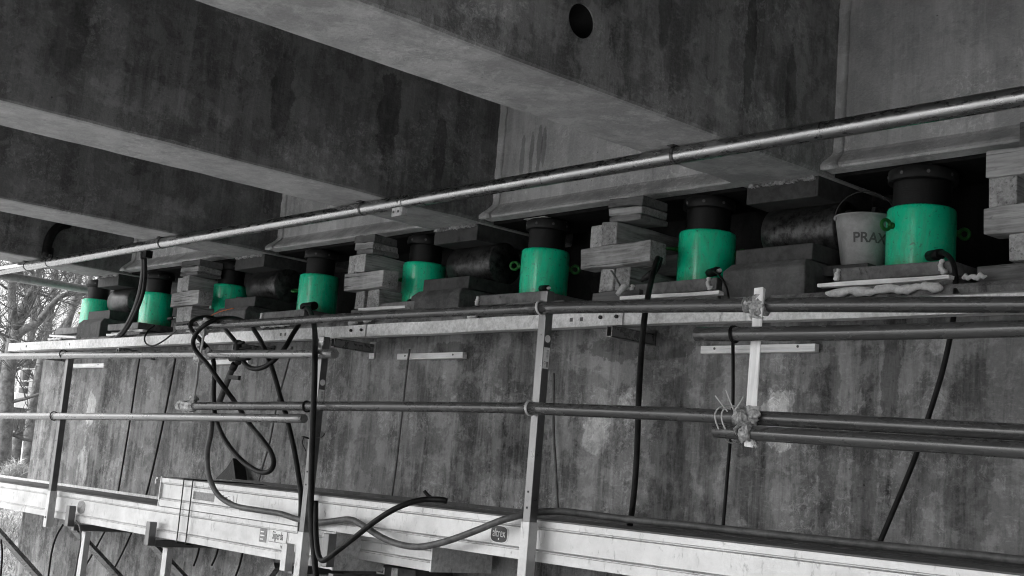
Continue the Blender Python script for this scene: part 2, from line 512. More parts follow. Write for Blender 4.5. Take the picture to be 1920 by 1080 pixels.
def thing(name, label, cat, loc=(0, 0, 0), group=None, rot=None):
    o = bpy.data.objects.new(name, None)
    COL.objects.link(o)
    mw = Matrix.Translation(Vector(loc))
    if rot:
        mw = mw @ rot.to_4x4()
    o.matrix_local = mw
    o.empty_display_size = 0.1
    WM[o.name] = mw
    return tag(o, label, cat, group)


def tag(o, label, cat, group=None):
    o['label'] = label; o['category'] = cat
    if group:
        o['group'] = group
    return o


def struct(o):
    o['kind'] = 'structure'
    return o


def stuff(o):
    o['kind'] = 'stuff'
    return o


def smooth_path(pts, per=8):
    """Catmull-Rom through the points"""
    P = [Vector(p) for p in pts]
    if len(P) < 3:
        return P
    P = [P[0] * 2 - P[1]] + P + [P[-1] * 2 - P[-2]]
    out = []
    for i in range(1, len(P) - 2):
        a, b, c, d = P[i - 1], P[i], P[i + 1], P[i + 2]
        for k in range(per):
            t = k / per
            out.append(0.5 * ((2 * b) + (c - a) * t + (2 * a - 5 * b + 4 * c - d) * t * t + (3 * b - a - 3 * c + d) * t ** 3))
    out.append(P[-2])
    return out


def timber(name, p0, p1, w, h, mat, label=None, cat=None, group=None, parent=None, jit=0.005, bevel=0.005):
    """squared timber from p0 to p1 (axis line), local x along the grain"""
    p0 = Vector(p0); p1 = Vector(p1)
    d = (p1 - p0)
    x = d.normalized()
    up = Vector((0, 0, 1)) if abs(x.z) < 0.8 else Vector((0, 1, 0))
    y = up.cross(x).normalized()
    z = x.cross(y)
    rot = Matrix((x, y, z)).transposed()
    b = MB()
    mid = (p0 + p1) / 2
    L = d.length
    n = 4
    vs_ = []; fs = []
    for i in range(n + 1):
        t = -L / 2 + L * i / n
        for (a, c) in ((-1, -1), (1, -1), (1, 1), (-1, 1)):
            vs_.append(mid + x * (t + random.uniform(-jit, jit)) + y * (a * w / 2 + random.uniform(-jit, jit)) + z * (c * h / 2 + random.uniform(-jit, jit)))
    for i in range(n):
        for j in range(4):
            fs.append((i * 4 + j, i * 4 + (j + 1) % 4, (i + 1) * 4 + (j + 1) % 4, (i + 1) * 4 + j))
    fs.append((3, 2, 1, 0)); fs.append((n * 4, n * 4 + 1, n * 4 + 2, n * 4 + 3))
    b.add(vs_, fs)
    o = b.build(name, mat, parent, origin=mid, rot=rot, bevel=bevel)
    if label:
        tag(o, label, cat, group)
    return o


def text_mesh(name, body, size, mat, origin, xdir, ydir, parent=None, extrude=0.0008, bold=0.0, xs=1.0):
    """flat lettering as a mesh; xdir is the writing direction, ydir is up"""
    cu = bpy.data.curves.new(name, 'FONT')
    cu.body = body; cu.size = size; cu.extrude = extrude; cu.offset = bold
    cu.align_x = 'CENTER'; cu.align_y = 'CENTER'
    tmp = bpy.data.objects.new(name, cu)
    COL.objects.link(tmp)
    dg = bpy.context.evaluated_depsgraph_get()
    me = bpy.data.meshes.new_from_object(tmp.evaluated_get(dg))
    bpy.data.objects.remove(tmp)
    me.name = name
    for v in me.vertices:
        v.co.x *= xs                                     # condensed lettering
    me.materials.clear(); me.materials.append(mat)
    x = Vector(xdir).normalized(); y = Vector(ydir); y = (y - x * y.dot(x)).normalized(); z = x.cross(y)
    mw = Matrix.Translation(Vector(origin)) @ Matrix((x, y, z)).transposed().to_4x4()
    o = bpy.data.objects.new(name, me)
    COL.objects.link(o)
    if parent is not None:
        o.parent = parent
        o.matrix_local = WM[parent.name].inverted() @ mw
    else:
        o.matrix_local = mw
    WM[o.name] = mw
    return o

# ================================================================== ground
def hill(x, y):
    z = -1.8
    if x < -13.6:
        t = min(1.0, (-13.6 - x) / 8.0)
        z += 1.15 * t * t * (3 - 2 * t)
        z += 0.10 * noise.noise(Vector((x * 0.5, y * 0.5, 0)))
    u = min(1.0, max(0.0, (x + 6.0) / 4.0)); v = min(1.0, max(0.0, (-5.0 - y) / 4.0))
    z += 4.6 * u * u * (3 - 2 * u) * v * v * (3 - 2 * v)       # unseen bank added behind the camera to block light from the right
    u = min(1.0, max(0.0, (x - 3.0) / 2.5))  # second unseen bank, added to close off light from the right
    if y < 5.3:
        z = max(z, -1.8 + 5.2 * u * u * (3 - 2 * u))
    return z


b = MB()
xs = [-900, -400, -200, -120, -80, -60, -50] + [-44 + i * 1.0 for i in range(45)] + [4, 10, 20, 40, 80, 160, 400, 900]
ys = [-900, -400, -160, -80, -40, -24, -16] + [-12 + i * 1.0 for i in range(45)] + [36, 44, 60, 100, 200, 400, 900]
nx, ny = len(xs), len(ys)
b.add([(x, y, hill(x, y)) for x in xs for y in ys],
      [(i * ny + j, (i + 1) * ny + j, (i + 1) * ny + j + 1, i * ny + j + 1) for i in range(nx - 1) for j in range(ny - 1)], True)
struct(b.build('ground', M['dirt'], origin=(0, 0, -1.8)))

# ================================================================== bridge
HALF = 0.267
GX = [-4.18, -6.945, -9.715, -12.47]
GXR = [-1.42, 1.34]
SOFFIT, DECKZ = 1.725, 3.25
Y0, Y1 = -4.5, 6.5


def girder_mesh(cx, seed):
    rnd = random.Random(seed)
    b = MB()
    rows = []
    y = Y0
    while y < Y1 - 1e-6:
        rows.append(y)
        y += 0.6 if y < 0.5 else 0.11
    rows.append(Y1)
    vs_ = []; fs = []
    n = 8
    for y in rows:
        c1 = 0.016 + max(0, noise.noise(Vector((y * 2.3, seed, 0)))) * 0.035
        c2 = 0.010 + max(0, noise.noise(Vector((y * 3.1, seed, 5)))) * 0.03
        k = 0.004 * noise.noise(Vector((y * 1.3, seed, 9)))
        prof = [(-HALF, DECKZ), (-HALF + k, SOFFIT + c2), (-HALF + c2 * 0.4 + k, SOFFIT + c2 * 0.35), (-HALF + c2 + k, SOFFIT),
                (HALF - c1 + k, SOFFIT), (HALF - c1 * 0.35 + k, SOFFIT + c1 * 0.4), (HALF + k, SOFFIT + c1 * 1.1), (HALF, DECKZ)]
        vs_ += [(cx + p[0], y, p[1]) for p in prof]
    for i in range(len(rows) - 1):
        for j in range(n):
            q = (j + 1) % n
            fs.append((i * n + j, i * n + q, (i + 1) * n + q, (i + 1) * n + j))
    fs.append(tuple(range(n))[::-1])
    fs.append(tuple((len(rows) - 1) * n + j for j in range(n)))
    b.add(vs_, fs)
    return b


GL = ['concrete girder with a round drain hole in its side, nearest the camera',
      'concrete girder whose soffit carries the two-hole pipe bracket',
      'dark concrete girder third from the camera, pipe clamp on its soffit',
      'outermost concrete girder beside the bare trees, black elbow pipe on it']
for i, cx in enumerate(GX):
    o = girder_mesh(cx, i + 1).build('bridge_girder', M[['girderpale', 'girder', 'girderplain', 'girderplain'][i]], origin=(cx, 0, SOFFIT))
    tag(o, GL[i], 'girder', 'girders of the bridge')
    if i == 0:
        cb = MB()
        cb.lathe([(0.0, -0.42), (0.078, -0.42), (0.078, 0.1), (0.0, 0.1)], 40, (cx + HALF, 3.762, 2.012), 'x', False)
        cut = cb.build('cutter', M['girder'])
        md = o.modifiers.new('hole', 'BOOLEAN'); md.operation = 'DIFFERENCE'; md.object = cut; md.solver = 'EXACT'
        dg = bpy.context.evaluated_depsgraph_get()
        me = bpy.data.meshes.new_from_object(o.evaluated_get(dg))
        o.modifiers.clear()
        o.data = me
        bpy.data.objects.remove(cut)
        WM[o.name] = Matrix.Translation((cx, 0, SOFFIT))
        cb = MB()
        c_ = (cx + HALF, 3.762, 2.012)
        cb.lathe([(0.0, -0.41), (0.0765, -0.41), (0.0765, -0.006), (0.0715, -0.006), (0.0715, -0.40), (0.0, -0.40)], 40, c_, 'x')
        cb.build('hole_lining', M['black'], o)  # added black liner standing in for the shade inside the hole
for i, cx in enumerate(GXR):
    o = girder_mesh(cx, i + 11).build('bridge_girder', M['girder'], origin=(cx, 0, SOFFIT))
    tag(o, ['concrete girder just beyond the nearest timber stack', 'last concrete girder by the earth bank on the near side'][i], 'girder', 'girders of the bridge')
b = MB().box((-15.0, Y0, DECKZ), (4.4, 7.0, DECKZ + 0.3))  # unseen left overhang lengthened to keep the sun off wall and plank ends
struct(b.build('bridge_deck', M['deck']))

# cross beams between the girders, above the jacks
allg = sorted(GX + GXR)
CBL = {0: 'pale concrete cross beam between the two outermost girders, black cables before it',
       1: 'concrete cross beam over the second timber stack from the trees',
       2: 'concrete cross beam with dark finger-like drip stains, left of nearest girder',
       3: 'concrete cross beam above the bucket and the largest green jack'}
for i in range(len(allg) - 1):
    x0 = allg[i] + HALF - 0.004; x1 = allg[i + 1] - HALF + 0.004
    b = MB()
    prof = [(5.715, DECKZ), (5.715, 1.875), (5.70, 1.855), (5.615, 1.785), (5.605, 1.768), (5.615, 1.758), (5.700, 1.752), (5.715, 1.765), (5.80, DECKZ)]
    n = len(prof)
    cuts = 12
    vs_ = []; fs = []
    for k in range(cuts + 1):
        x = x0 + (x1 - x0) * k / cuts
        for (py_, pz_) in prof:
            j = 0.004 * noise.noise(Vector((x * 3, py_ * 5, pz_ * 4 + i)))
            vs_.append((x, py_ + j, pz_ + (j if pz_ < 2 else 0)))
    for k in range(cuts):
        for j in range(n):
            fs.append((k * n + j, k * n + (j + 1) % n, (k + 1) * n + (j + 1) % n, (k + 1) * n + j))
    fs.append(tuple(range(n))); fs.append(tuple(cuts * n + j for j in range(n))[::-1])
    b.add(vs_, fs)
    o = b.build('cross_beam', M['beam'])
    tag(o, CBL.get(i, ['', '', '', '', 'concrete cross beam between the two girders by the earth bank'][i]), 'cross beam', 'cross beams between the girders')
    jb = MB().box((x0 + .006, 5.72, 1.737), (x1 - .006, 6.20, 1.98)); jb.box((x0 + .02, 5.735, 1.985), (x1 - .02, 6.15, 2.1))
    jo = jb.build('jacking_beam', M['shadesteel'], bevel=.005)  # added black box in place of the deep shade under the beam
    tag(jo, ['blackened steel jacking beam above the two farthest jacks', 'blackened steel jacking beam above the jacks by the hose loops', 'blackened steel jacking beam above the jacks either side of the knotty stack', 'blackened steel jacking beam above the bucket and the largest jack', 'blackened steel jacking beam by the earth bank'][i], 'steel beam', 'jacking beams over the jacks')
    # smeared mortar fillet in the corner with the girder
    f = MB()
    vs_ = []; fs = []
    rows = 60
    for k in range(rows + 1):
        z = 1.752 + (DECKZ - 1.77) * k / rows
        foot = max(0, 1 - k / 5.0)
        w = 0.066 + 0.012 * noise.noise(Vector((z * 14, i * 3, 1))) + 0.05 * foot * foot
        w2 = 0.020 + 0.010 * noise.noise(Vector((z * 16, i * 3, 7)))
        yy = 5.715 if z > 1.87 else max(5.605, 5.715 - (1.87 - z) * 1.25)
        vs_ += [(x0 - 0.004, yy - w2, z), (x0 + w * 0.4, yy - w2 * 0.5, z), (x0 + w, yy - 0.003, z), (x0 - 0.004, yy + 0.02, z)]
    for k in range(rows):
        for j in range(3):
            fs.append((k * 4 + j, k * 4 + j + 1, k * 4 + j + 5, k * 4 + j + 4))
    fs.append((0, 1, 2, 3))
    f.add(vs_, fs, True)
    f.build('mortar_fillet', M['mortar'], o)

# abutment
b = MB()
vs_ = []; fs = []
xs = [-13.21 + 0.35 * i for i in range(60)]
prof = [(5.35, -2.4), (5.35, 1.03), (5.37, 1.05), (6.9, 1.05), (6.9, -2.4)]
for x in xs:
    for (y, z) in prof:
        vs_.append((x, y + 0.003 * noise.noise(Vector((x * 2, z, 3))), z))
n = 5
for i in range(len(xs) - 1):
    for j in range(n):
        fs.append((i * n + j, i * n + (j + 1) % n, (i + 1) * n + (j + 1) % n, (i + 1) * n + j))
fs.append(tuple(range(n))); fs.append(tuple((len(xs) - 1) * n + j for j in range(n))[::-1])
b.add(vs_, fs)
o = b.build('abutment_wall', M['wall'])
tag(o, 'long stained concrete abutment wall under the row of green jacks', 'wall')
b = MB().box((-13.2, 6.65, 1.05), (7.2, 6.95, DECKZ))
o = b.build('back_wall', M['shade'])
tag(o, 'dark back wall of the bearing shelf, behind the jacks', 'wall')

# ================================================================== row of jacks
JX = [-13.086, -11.732, -10.345, -8.897, -7.507, -6.204, -4.826, -3.434]
JLAB = ['green hydraulic jack at the far end of the row, nearest the bare trees',
        'green hydraulic jack just right of the hanging black cables',
        'green hydraulic jack with orange wire at its foot, behind the hose loops',
        'green hydraulic jack whose foot feeds the thick hose hanging down past a rail post',
        'green hydraulic jack with lower right hidden by a pedestal, between stack and roller',
        'green hydraulic jack with open ring eyebolts both sides, above the tallest rail post',
        'green hydraulic jack between knotted timber stack and the black roller beside the bucket',
        'largest looking green hydraulic jack, right beside the grey bucket']
PLAB = ['at the tree end of the row', 'right of the hanging black cables', 'behind the hose loops', 'where the thick hose starts',
        'half hidden by a pedestal', 'behind the tallest rail post', 'behind the long hanging hose', 'under the grey bucket']
# eyebolts: (side angle in the plan from +x, height, ring facing: 'edge' lies flat, 'face' stands, material)
EYE = [[(205, 1.42, 'edge', 'eyegold')], [], [(215, 1.44, 'face', 'eyegold')], [(215, 1.43, 'tilt', 'eyegreen')],
       [(222, 1.435, 'edge', 'eyegreen')], [(222, 1.45, 'face', 'eyegreen'), (42, 1.45, 'face', 'eyegreen')],
       [(224, 1.455, 'edge', 'eyegreen'), (30, 1.44, 'face', 'eyegreen')], [(248, 1.455, 'face', 'eyegreen'), (42, 1.45, 'face', 'eyegreen')]]
RAD = [0.165, 0.160, 0.160, 0.162, 0.160, 0.162, 0.168, 0.172]
RAM = [0.118, 0.122, 0.122, 0.118, 0.122, 0.124, 0.130, 0.146]
JY, JB, JT = 5.80, 1.184, 1.526


def make_jack(i):
    x = JX[i]; R_ = RAD[i]; rr = RAM[i]
    t = thing('hydraulic_jack', JLAB[i], 'hydraulic jack', (x, JY, JB), 'green hydraulic jacks in a row on the bearing shelf')
    c = (x, JY, 0)
    b = MB()
    b.lathe([(0.0, JB), (R_ - 0.004, JB), (R_, JB + 0.004), (R_, JB + 0.012), (R_, JB + 0.02)] +
            [(R_, JB + 0.02 + (JT - JB - 0.05) * k / 4) for k in range(1, 5)] +
            [(R_ - 0.001, JT - 0.014), (R_ - 0.005, JT - 0.004), (R_ - 0.012, JT), (0.02, JT)], 56, c)
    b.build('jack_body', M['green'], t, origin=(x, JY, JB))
    # threaded ram
    b = MB()
    prof = [(rr, JT + 0.0005)]
    z = JT + 0.004
    k = 0
    while z < 1.66:
        prof.append((rr - (0.0025 if k % 2 else 0.0), z)); z += 0.006; k += 1
    b.lathe([(0.01, JT + 0.0005)] + prof + [(rr, 1.668), (0.01, 1.668)], 48, c)
    b.build('ram', M['ramsteel'], t, origin=(x, JY, JT))
    # lock ring with spanner holes
    cr = rr + (0.022 if i < 7 else 0.026)
    b = MB()
    b.lathe([(rr + 0.002, 1.662), (cr - 0.003, 1.662), (cr, 1.665), (cr, 1.717), (cr - 0.003, 1.720), (rr + 0.002, 1.720)], 48, c)
    b.build('lock_ring', M['darksteel'], t, origin=(x, JY, 1.662))
    b = MB()
    for a in range(0, 360, 45):
        th = radians(a + 12 * i)
        p = Vector((x + cos(th) * (cr - 0.006), JY + sin(th) * (cr - 0.006), 1.690))
        d = Vector((cos(th), sin(th), 0))
        b.tube([p, p + d * 0.0085], 0.009, 10)
    stuff(b.build('spanner_holes', M['print'], t))
    b = MB()
    b.lathe([(0.01, 1.718), (rr - 0.006, 1.718), (rr - 0.002, 1.722), (rr - 0.002, 1.732), (0.01, 1.732)], 40, c)
    b.build('saddle', M['darksteel'], t, origin=(x, JY, 1.718))
    for (ang, ez, face, em) in EYE[i]:
        th = radians(ang)
        d = Vector((cos(th), sin(th), 0))
        s_ = Vector((-sin(th), cos(th), 0))
        p = Vector((x, JY, ez - 0.034)) + d * R_
        b = MB()
        b.tube([p - d * 0.006, p + d * 0.014], 0.017, 14)
        b.tube([p + d * 0.010, p + d * 0.024], 0.012, 10)
        nrm = {'edge': Vector((0, 0, 1)) + s_ * 0.18, 'face': s_, 'tilt': Vector((0, 0, 1)) + s_ * 0.55}[face]
        b.torus(p + d * 0.042, nrm, 0.025, 0.0095, 24, 10)
        b.build('eyebolt', M[em], t)
    return t


jacks = [make_jack(i) for i in range(8)]

# shims, base plates and grout under each jack
for i, x in enumerate(JX):
    rr = RAM[i]
    b = MB().box((x - rr * (.95 if i == 5 else .7), JY - rr * (.95 if i == 5 else .7), 1.7325), (x + rr * .7, JY + rr * .7, 1.7362), 0.001)
    o = b.build('shim_plate', M['galv'] if i == 5 else M['darksteel'])
    tag(o, ('pale thin shim plate' if i == 5 else 'dark thin shim plate') + ' on top of the jack ' + PLAB[i], 'shim plate', 'shim plates on the jacks')
    px0, px1 = x - 0.275, x + 0.375
    if i == 4: px0 = x - 0.20
    if i == 0: px0 = x - 0.16
    b = MB().box((px0, 5.452, 1.116), (px1, 6.16, 1.183), 0.004)
    o = b.build('base_plate', M['plate'], bevel=0.006)
    tag(o, 'thick rusty steel base plate ' + PLAB[i], 'base plate', 'base plates under the jacks')
    b = MB().box((px0 + 0.02, 5.49, 1.05), (px1 - 0.02, 6.1, 1.115), 0.006)
    o = b.build('grout_pad', M['grout'], bevel=0.004)
    tag(o, 'grey grout pad under the base plate ' + PLAB[i], 'grout pad', 'grout pads under the base plates')
    # smeared mortar at a plate corner
    if i in (7, 5, 3, 6):
        for kk, q in enumerate(([(px0 + 0.035, 5.447, 1.178), (px0 + 0.03, 5.444, 1.15), (px0 + 0.025, 5.446, 1.118)], [(px1 - 0.05, 5.447, 1.186), (px1 - 0.055, 5.442, 1.15), (px1 - 0.03, 5.446, 1.115)])):
            if kk and i not in (7, 6):
                continue
            b = MB()
            b.tube(smooth_path(q, 4), [0.010, 0.014, 0.010, 0.014, 0.013, 0.015, 0.013, 0.018, 0.012], 8, True, 0.28)
            o = b.build('mortar_smear', M['foam'])
            tag(o, 'pale mortar smear at the ' + ('right' if kk else 'left') + ' end of the base plate ' + PLAB[i], 'mortar smear', 'mortar smears on the base plates')

# form battens and squeezed foam on the front of some grout pads
BATT = [(7, (-3.711, 5.343, 1.076), (-2.999, 5.343, 1.077)), (6, (-5.046, 5.343, 1.079), (-4.330, 5.343, 1.075)), (0, (-13.079, 5.343, 1.084), (-12.417, 5.343, 1.049)), (1, (-11.731, 5.343, 1.052), (-11.392, 5.343, 1.057)), (2, (-11.400, 5.343, 1.085), (-10.975, 5.343, 1.075)), (3, (-7.620, 5.343, 1.124), (-7.066, 5.343, 1.119))]
BWHERE = {7: 'under the grey bucket', 6: 'behind the long thick hose', 0: 'at the tree end of the row', 1: 'below the hanging black cables', 2: 'of the jack right of the black cables', 3: 'left of the tallest rail post'}
for (k, p0, p1) in BATT:
    timber('form_batten', p0, p1, 0.045, 0.020, M['whitewood'],
           'thin pale formwork batten below the base plate ' + BWHERE[k], 'batten', 'formwork battens under the base plates', jit=0.002, bevel=0.002)


def foam_bead(x0, x1, y, z, r, where, seed, name='foam_bead'):
    rnd = random.Random(seed)
    n = max(8, int((x1 - x0) / 0.022))
    pts = []; rs = []
    for k in range(n + 1):
        t = k / n
        pts.append((x0 + (x1 - x0) * t, y + rnd.uniform(-.004, .004), z + 0.006 * sin(t * 21 + seed) + rnd.uniform(-.003, .003)))
        rs.append(r * (0.75 + 0.42 * abs(sin(t * n * 0.55 + seed)) + rnd.uniform(-.12, .2)) * (0.45 if k in (0, n) else 1))
    b = MB()
    b.tube(pts, rs, 12, True, 0.06)
    o = b.build(name, M['foam'])
    tag(o, 'lumpy pale foam bead squeezed out ' + where, 'foam bead', 'foam beads along the grout joints')


foam_bead(-3.665, -3.04, 5.333, 1.036, 0.019, 'under the batten below the bucket', 3)
foam_bead(-2.98, -2.86, 5.40, 1.083, 0.012, 'right of the largest green jack', 5)
foam_bead(-8.95, -8.52, 5.325, 1.045, 0.013, 'above the ledger left of the thick hanging hose', 8)
foam_bead(-10.15, -9.95, 5.325, 1.045, 0.013, 'behind the hose loops', 11)
foam_bead(-13.10, -12.75, 5.325, 1.045, 0.013, 'at the tree end of the row', 13)
for k, (p, r, w) in enumerate([((-7.636, 5.300, 1.025), .026, 'on the ledger left of the tallest rail post'), ((-6.317, 5.300, 1.020), .022, 'on the ledger behind the upper rail'), ((-7.468, 5.300, 1.034), .016, 'beside the round lump on the ledger')]):
    b = MB()
    b.tube([Vector(p) + Vector((t, 0, 0.004 * sin(t * 90))) for t in (-.04, -.025, 0, .02, .045)], [r * .4, r, r * 1.15, r * .8, r * .4], 12, True, 0.1)
    tag(b.build('foam_lump', M['foam']), 'small pale foam lump ' + w, 'foam lump', 'foam lumps on the ledger')

# wooden shutter boards standing behind the ledger
SB = [(-13.5, -11.2, 'tree end'), (-11.15, -8.45, 'hose loops'), (-8.4, -5.7, 'middle of the row'), (-5.65, -3.95, 'tallest rail post'), (-3.9, -1.2, 'grey bucket')]
for (x0, x1, w) in SB:
    timber('shutter_board', (x0, 5.29, 0.948), (x1, 5.29, 0.945), 0.03, 0.085, M['timberdark'] if x0 < -4 else M['timber'],
           'dark shutter board along the wall head, near the ' + w, 'board', 'shutter boards along the wall head')
timber('loose_board', (-6.05, 5.40, 1.083), (-5.55, 5.42, 1.083), 0.12, 0.03, M['timberdark'], 'short dark board lying on the shelf right of the tallest rail post', 'board')

# ================================================================== bearings
BX = [-4.15, -6.92, -9.69, -12.45]
BWH = ['left of the grey bucket', 'behind the pedestal near the middle stack', 'next to the jack with orange wire', 'at the tree end of the row']
for i, x in enumerate(BX):
    t = thing('roller_bearing', 'black steel roller bearing between two plates ' + BWH[i], 'bearing', (x, 5.85, 1.255), 'roller bearings under the girders')
    b = MB().box((x - 0.250, 5.60, 1.612), (x + 0.225, 6.12, 1.724), 0.003)
    b.build('top_plate', M['bearplate'], t, bevel=0.005)
    b = MB()
    rr = 0.150
    L = 0.235
    b.lathe([(0.0, -L), (rr - 0.006, -L), (rr, -L + 0.006)] + [(rr, -L + 0.006 + (2 * L - 0.012) * k / 4) for k in range(1, 5)] + [(rr - 0.006, L), (0.0, L)],
            48, (x + 0.01, 5.86, 1.484), 'x')
    b.build('roller', M['roller'], t)
    b = MB().box((x - 0.255, 5.545, 1.262), (x + 0.245, 6.15, 1.350), 0.003)
    b.build('bottom_plate', M['bearplate'], t, bevel=0.005)
    b = MB()
    for q in (-0.17, 0.0, 0.16):
        b.lathe([(0.0, 1.358), (0.010, 1.358), (0.010, 1.340)], 8, (x + q, 5.64, 0))
    stuff(b.build('bolt_heads', M['darksteel'], t))
    # rough mortar squeezed out along the top plate
    b = MB()
    rnd = random.Random(i)
    for k in range(150):
        px_ = x - 0.23 + 0.44 * rnd.random()
        s = rnd.uniform(0.003, 0.008)
        c = Vector((px_, 5.598 - rnd.uniform(0, .012), 1.722 - rnd.uniform(0, .016)))
        a = Vector((rnd.uniform(-1, 1), rnd.uniform(-1, 1), rnd.uniform(-1, 1))) * s * 0.35
        b.obox(c, Vector((s, 0, 0)) + a, Vector((0, s * .8, 0)) + a.yzx, Vector((0, 0, s * .7)) + a.zxy)
    stuff(b.build('mortar_crumbs', M['rubble'], t))
    # pedestal
    dx = 0.0
    vb = [(-0.27, 5.45), (0.27, 5.45), (0.27, 6.3), (-0.27, 6.3)]
    mid_ = [(-0.265, 5.455), (0.265, 5.455), (0.265, 6.295), (-0.265, 6.295)]
    top = [(-0.245, 5.50), (0.235, 5.50), (0.235, 6.25), (-0.245, 6.25)]
    b = MB()
    P = [(x + p[0], p[1], 1.049) for p in vb] + [(x + p[0], p[1], 1.215) for p in mid_] + [(x + p[0], p[1], 1.260) for p in top]
    P = [(a + random.uniform(-.004, .004), c_ + random.uniform(-.004, .004), d_) for a, c_, d_ in P]
    b.add(P, [(3, 2, 1, 0), (8, 9, 10, 11)] + [(k * 4 + j, k * 4 + (j + 1) % 4, k * 4 + 4 + (j + 1) % 4, k * 4 + 4 + j) for k in (0, 1) for j in range(4)])
    o = b.build('bearing_pedestal', M['pedestal'], bevel=0.008)
    tag(o, 'squat dark concrete pedestal carrying the roller bearing ' + BWH[i], 'pedestal', 'pedestals under the bearings')

# ================================================================== timber stacks
TG = 'squared timbers stacked between the jacks'


def stack(where, bx, cr, up, pk, y=5.40, seed=1):
    """bx: x ranges of end-on timbers at the bottom, cr: range of the crosswise timbers, up: end-on timbers above, pk: range of packers"""
    rnd = random.Random(seed)
    zb = 1.05
    nm = ['left', 'right', 'middle']
    timber('timber_packer', (bx[0][0] - .02, y + .15, zb + .048), (bx[-1][1] + .1, y + .15, zb + .048), 0.26, 0.092, M['timberdark'],
           'dark flat plank at the very bottom of the stack ' + where, 'timber', TG)
    for k, (a, c) in enumerate(bx):
        dy = rnd.uniform(-.006, .02)
        timber('timber_block', ((a + c) / 2, y + .03 + dy, 1.218), ((a + c) / 2 + .006, y + .62 + dy, 1.218), c - a - 0.004, 0.134, M['timber'],
               f'end-on square timber, {"bottom " + nm[k] if len(bx) > 1 else "bottom"} of the stack {where}', 'timber', TG)
    timber('timber_block', (cr[0], y + .068, 1.350), (cr[1], y + .048, 1.354), 0.134, 0.126, M['timber'],
           f'long crosswise timber at the front of the stack {where}', 'timber', TG)
    timber('timber_block', (cr[0] + .03, y + .45, 1.350), (cr[1] + .03, y + .45, 1.353), 0.134, 0.126, M['timberdark'],
           f'crosswise timber hidden at the back of the stack {where}', 'timber', TG)
    for k, (a, c) in enumerate(up):
        dy = rnd.uniform(-.004, .004) + (0.03 if k == 0 else -0.005)
        timber('timber_block', ((a + c) / 2, y + .0 + dy, 1.488), ((a + c) / 2 + .008, y + .60 + dy, 1.488), c - a - 0.004, 0.136, M['timber'],
               f'end-on square timber, upper {nm[k]} of the stack {where}', 'timber', TG)
    z = 1.558
    for k, h in enumerate((0.034, 0.052, 0.055)):
        o_ = rnd.uniform(-.012, .012)
        timber('timber_packer', (pk[0] + o_, y + .13 - k * .01, z + h / 2), (pk[1] + o_, y + .135, z + h / 2), 0.24, h - 0.003, M['timberdark'] if k != 1 else M['timber'],
               f'thin packing board, layer {["one", "two", "three", "four", "five"][k]} from below, on the stack {where}', 'timber', TG)
        z += h


stack('with the knotty front timber', [(-5.345, -5.225), (-5.215, -5.09)], (-5.464, -4.888), [(-5.43, -5.305), (-5.300, -5.170)], (-5.275, -5.02), seed=2)
stack('in the middle of the row', [(-7.83, -7.70), (-7.685, -7.545)], (-7.945, -7.435), [(-7.955, -7.835), (-7.83, -7.70)], (-7.85, -7.645), seed=3)
stack('behind the hose loops', [(-10.575, -10.44), (-10.435, -10.30)], (-10.665, -10.12), [(-10.63, -10.49), (-10.485, -10.35)], (-10.545, -10.25), seed=4)
# near stack, cut by the frame
w = 'nearest the camera'
timber('timber_packer', (-2.95, 5.62, 1.098), (-2.1, 5.62, 1.098), 0.3, 0.092, M['timberdark'], 'dark flat plank at the very bottom of the stack ' + w, 'timber', TG)
timber('timber_block', (-2.705, 5.41, 1.208), (-2.70, 6.0, 1.208), 0.13, 0.124, M['timber'], 'end-on square timber low in the stack ' + w, 'timber', TG)
timber('timber_block', (-2.40, 5.42, 1.208), (-2.40, 6.0, 1.208), 0.13, 0.124, M['timber'], 'end-on square timber, bottom right of the stack ' + w, 'timber', TG)
timber('timber_block', (-2.875, 5.455, 1.335), (-2.25, 5.455, 1.338), 0.134, 0.126, M['timber'], 'lower crosswise timber with two nail holes in the stack ' + w, 'timber', TG)
timber('timber_block', (-2.80, 5.41, 1.470), (-2.795, 6.0, 1.470), 0.13, 0.138, M['timber'], 'end-on square timber between two crosswise ones in the stack ' + w, 'timber', TG)
timber('timber_block', (-2.45, 5.42, 1.470), (-2.45, 6.0, 1.470), 0.13, 0.138, M['timber'], 'upper right end-on square timber of the stack ' + w, 'timber', TG)
timber('timber_block', (-2.87, 5.455, 1.602), (-2.25, 5.455, 1.605), 0.134, 0.122, M['timber'], 'topmost crosswise timber of the stack ' + w, 'timber', TG)
timber('timber_packer', (-2.75, 5.6, 1.735), (-2.3, 5.6, 1.735), 0.3, 0.13, M['timberdark'], 'dark packing board on top of the stack ' + w, 'timber', TG)

# dark bearer lengths lying further back on the shelf
for k, (x0, x1, y, w) in enumerate([(-7.35, -7.1, 6.2, 'behind the roller near the middle stack'), (-2.95, -2.65, 6.1, 'in the shade behind the nearest stack'), (-4.75, -4.5, 6.35, 'left of the black roller beside the bucket')]):
    b = MB().box((x0, y, 1.05), (x1, y + .2, 1.38), 0.004)
    tag(b.build('steel_block', M['darksteel'], bevel=0.005), 'dark steel block standing on the shelf ' + w, 'steel block', 'steel blocks at the back of the shelf')

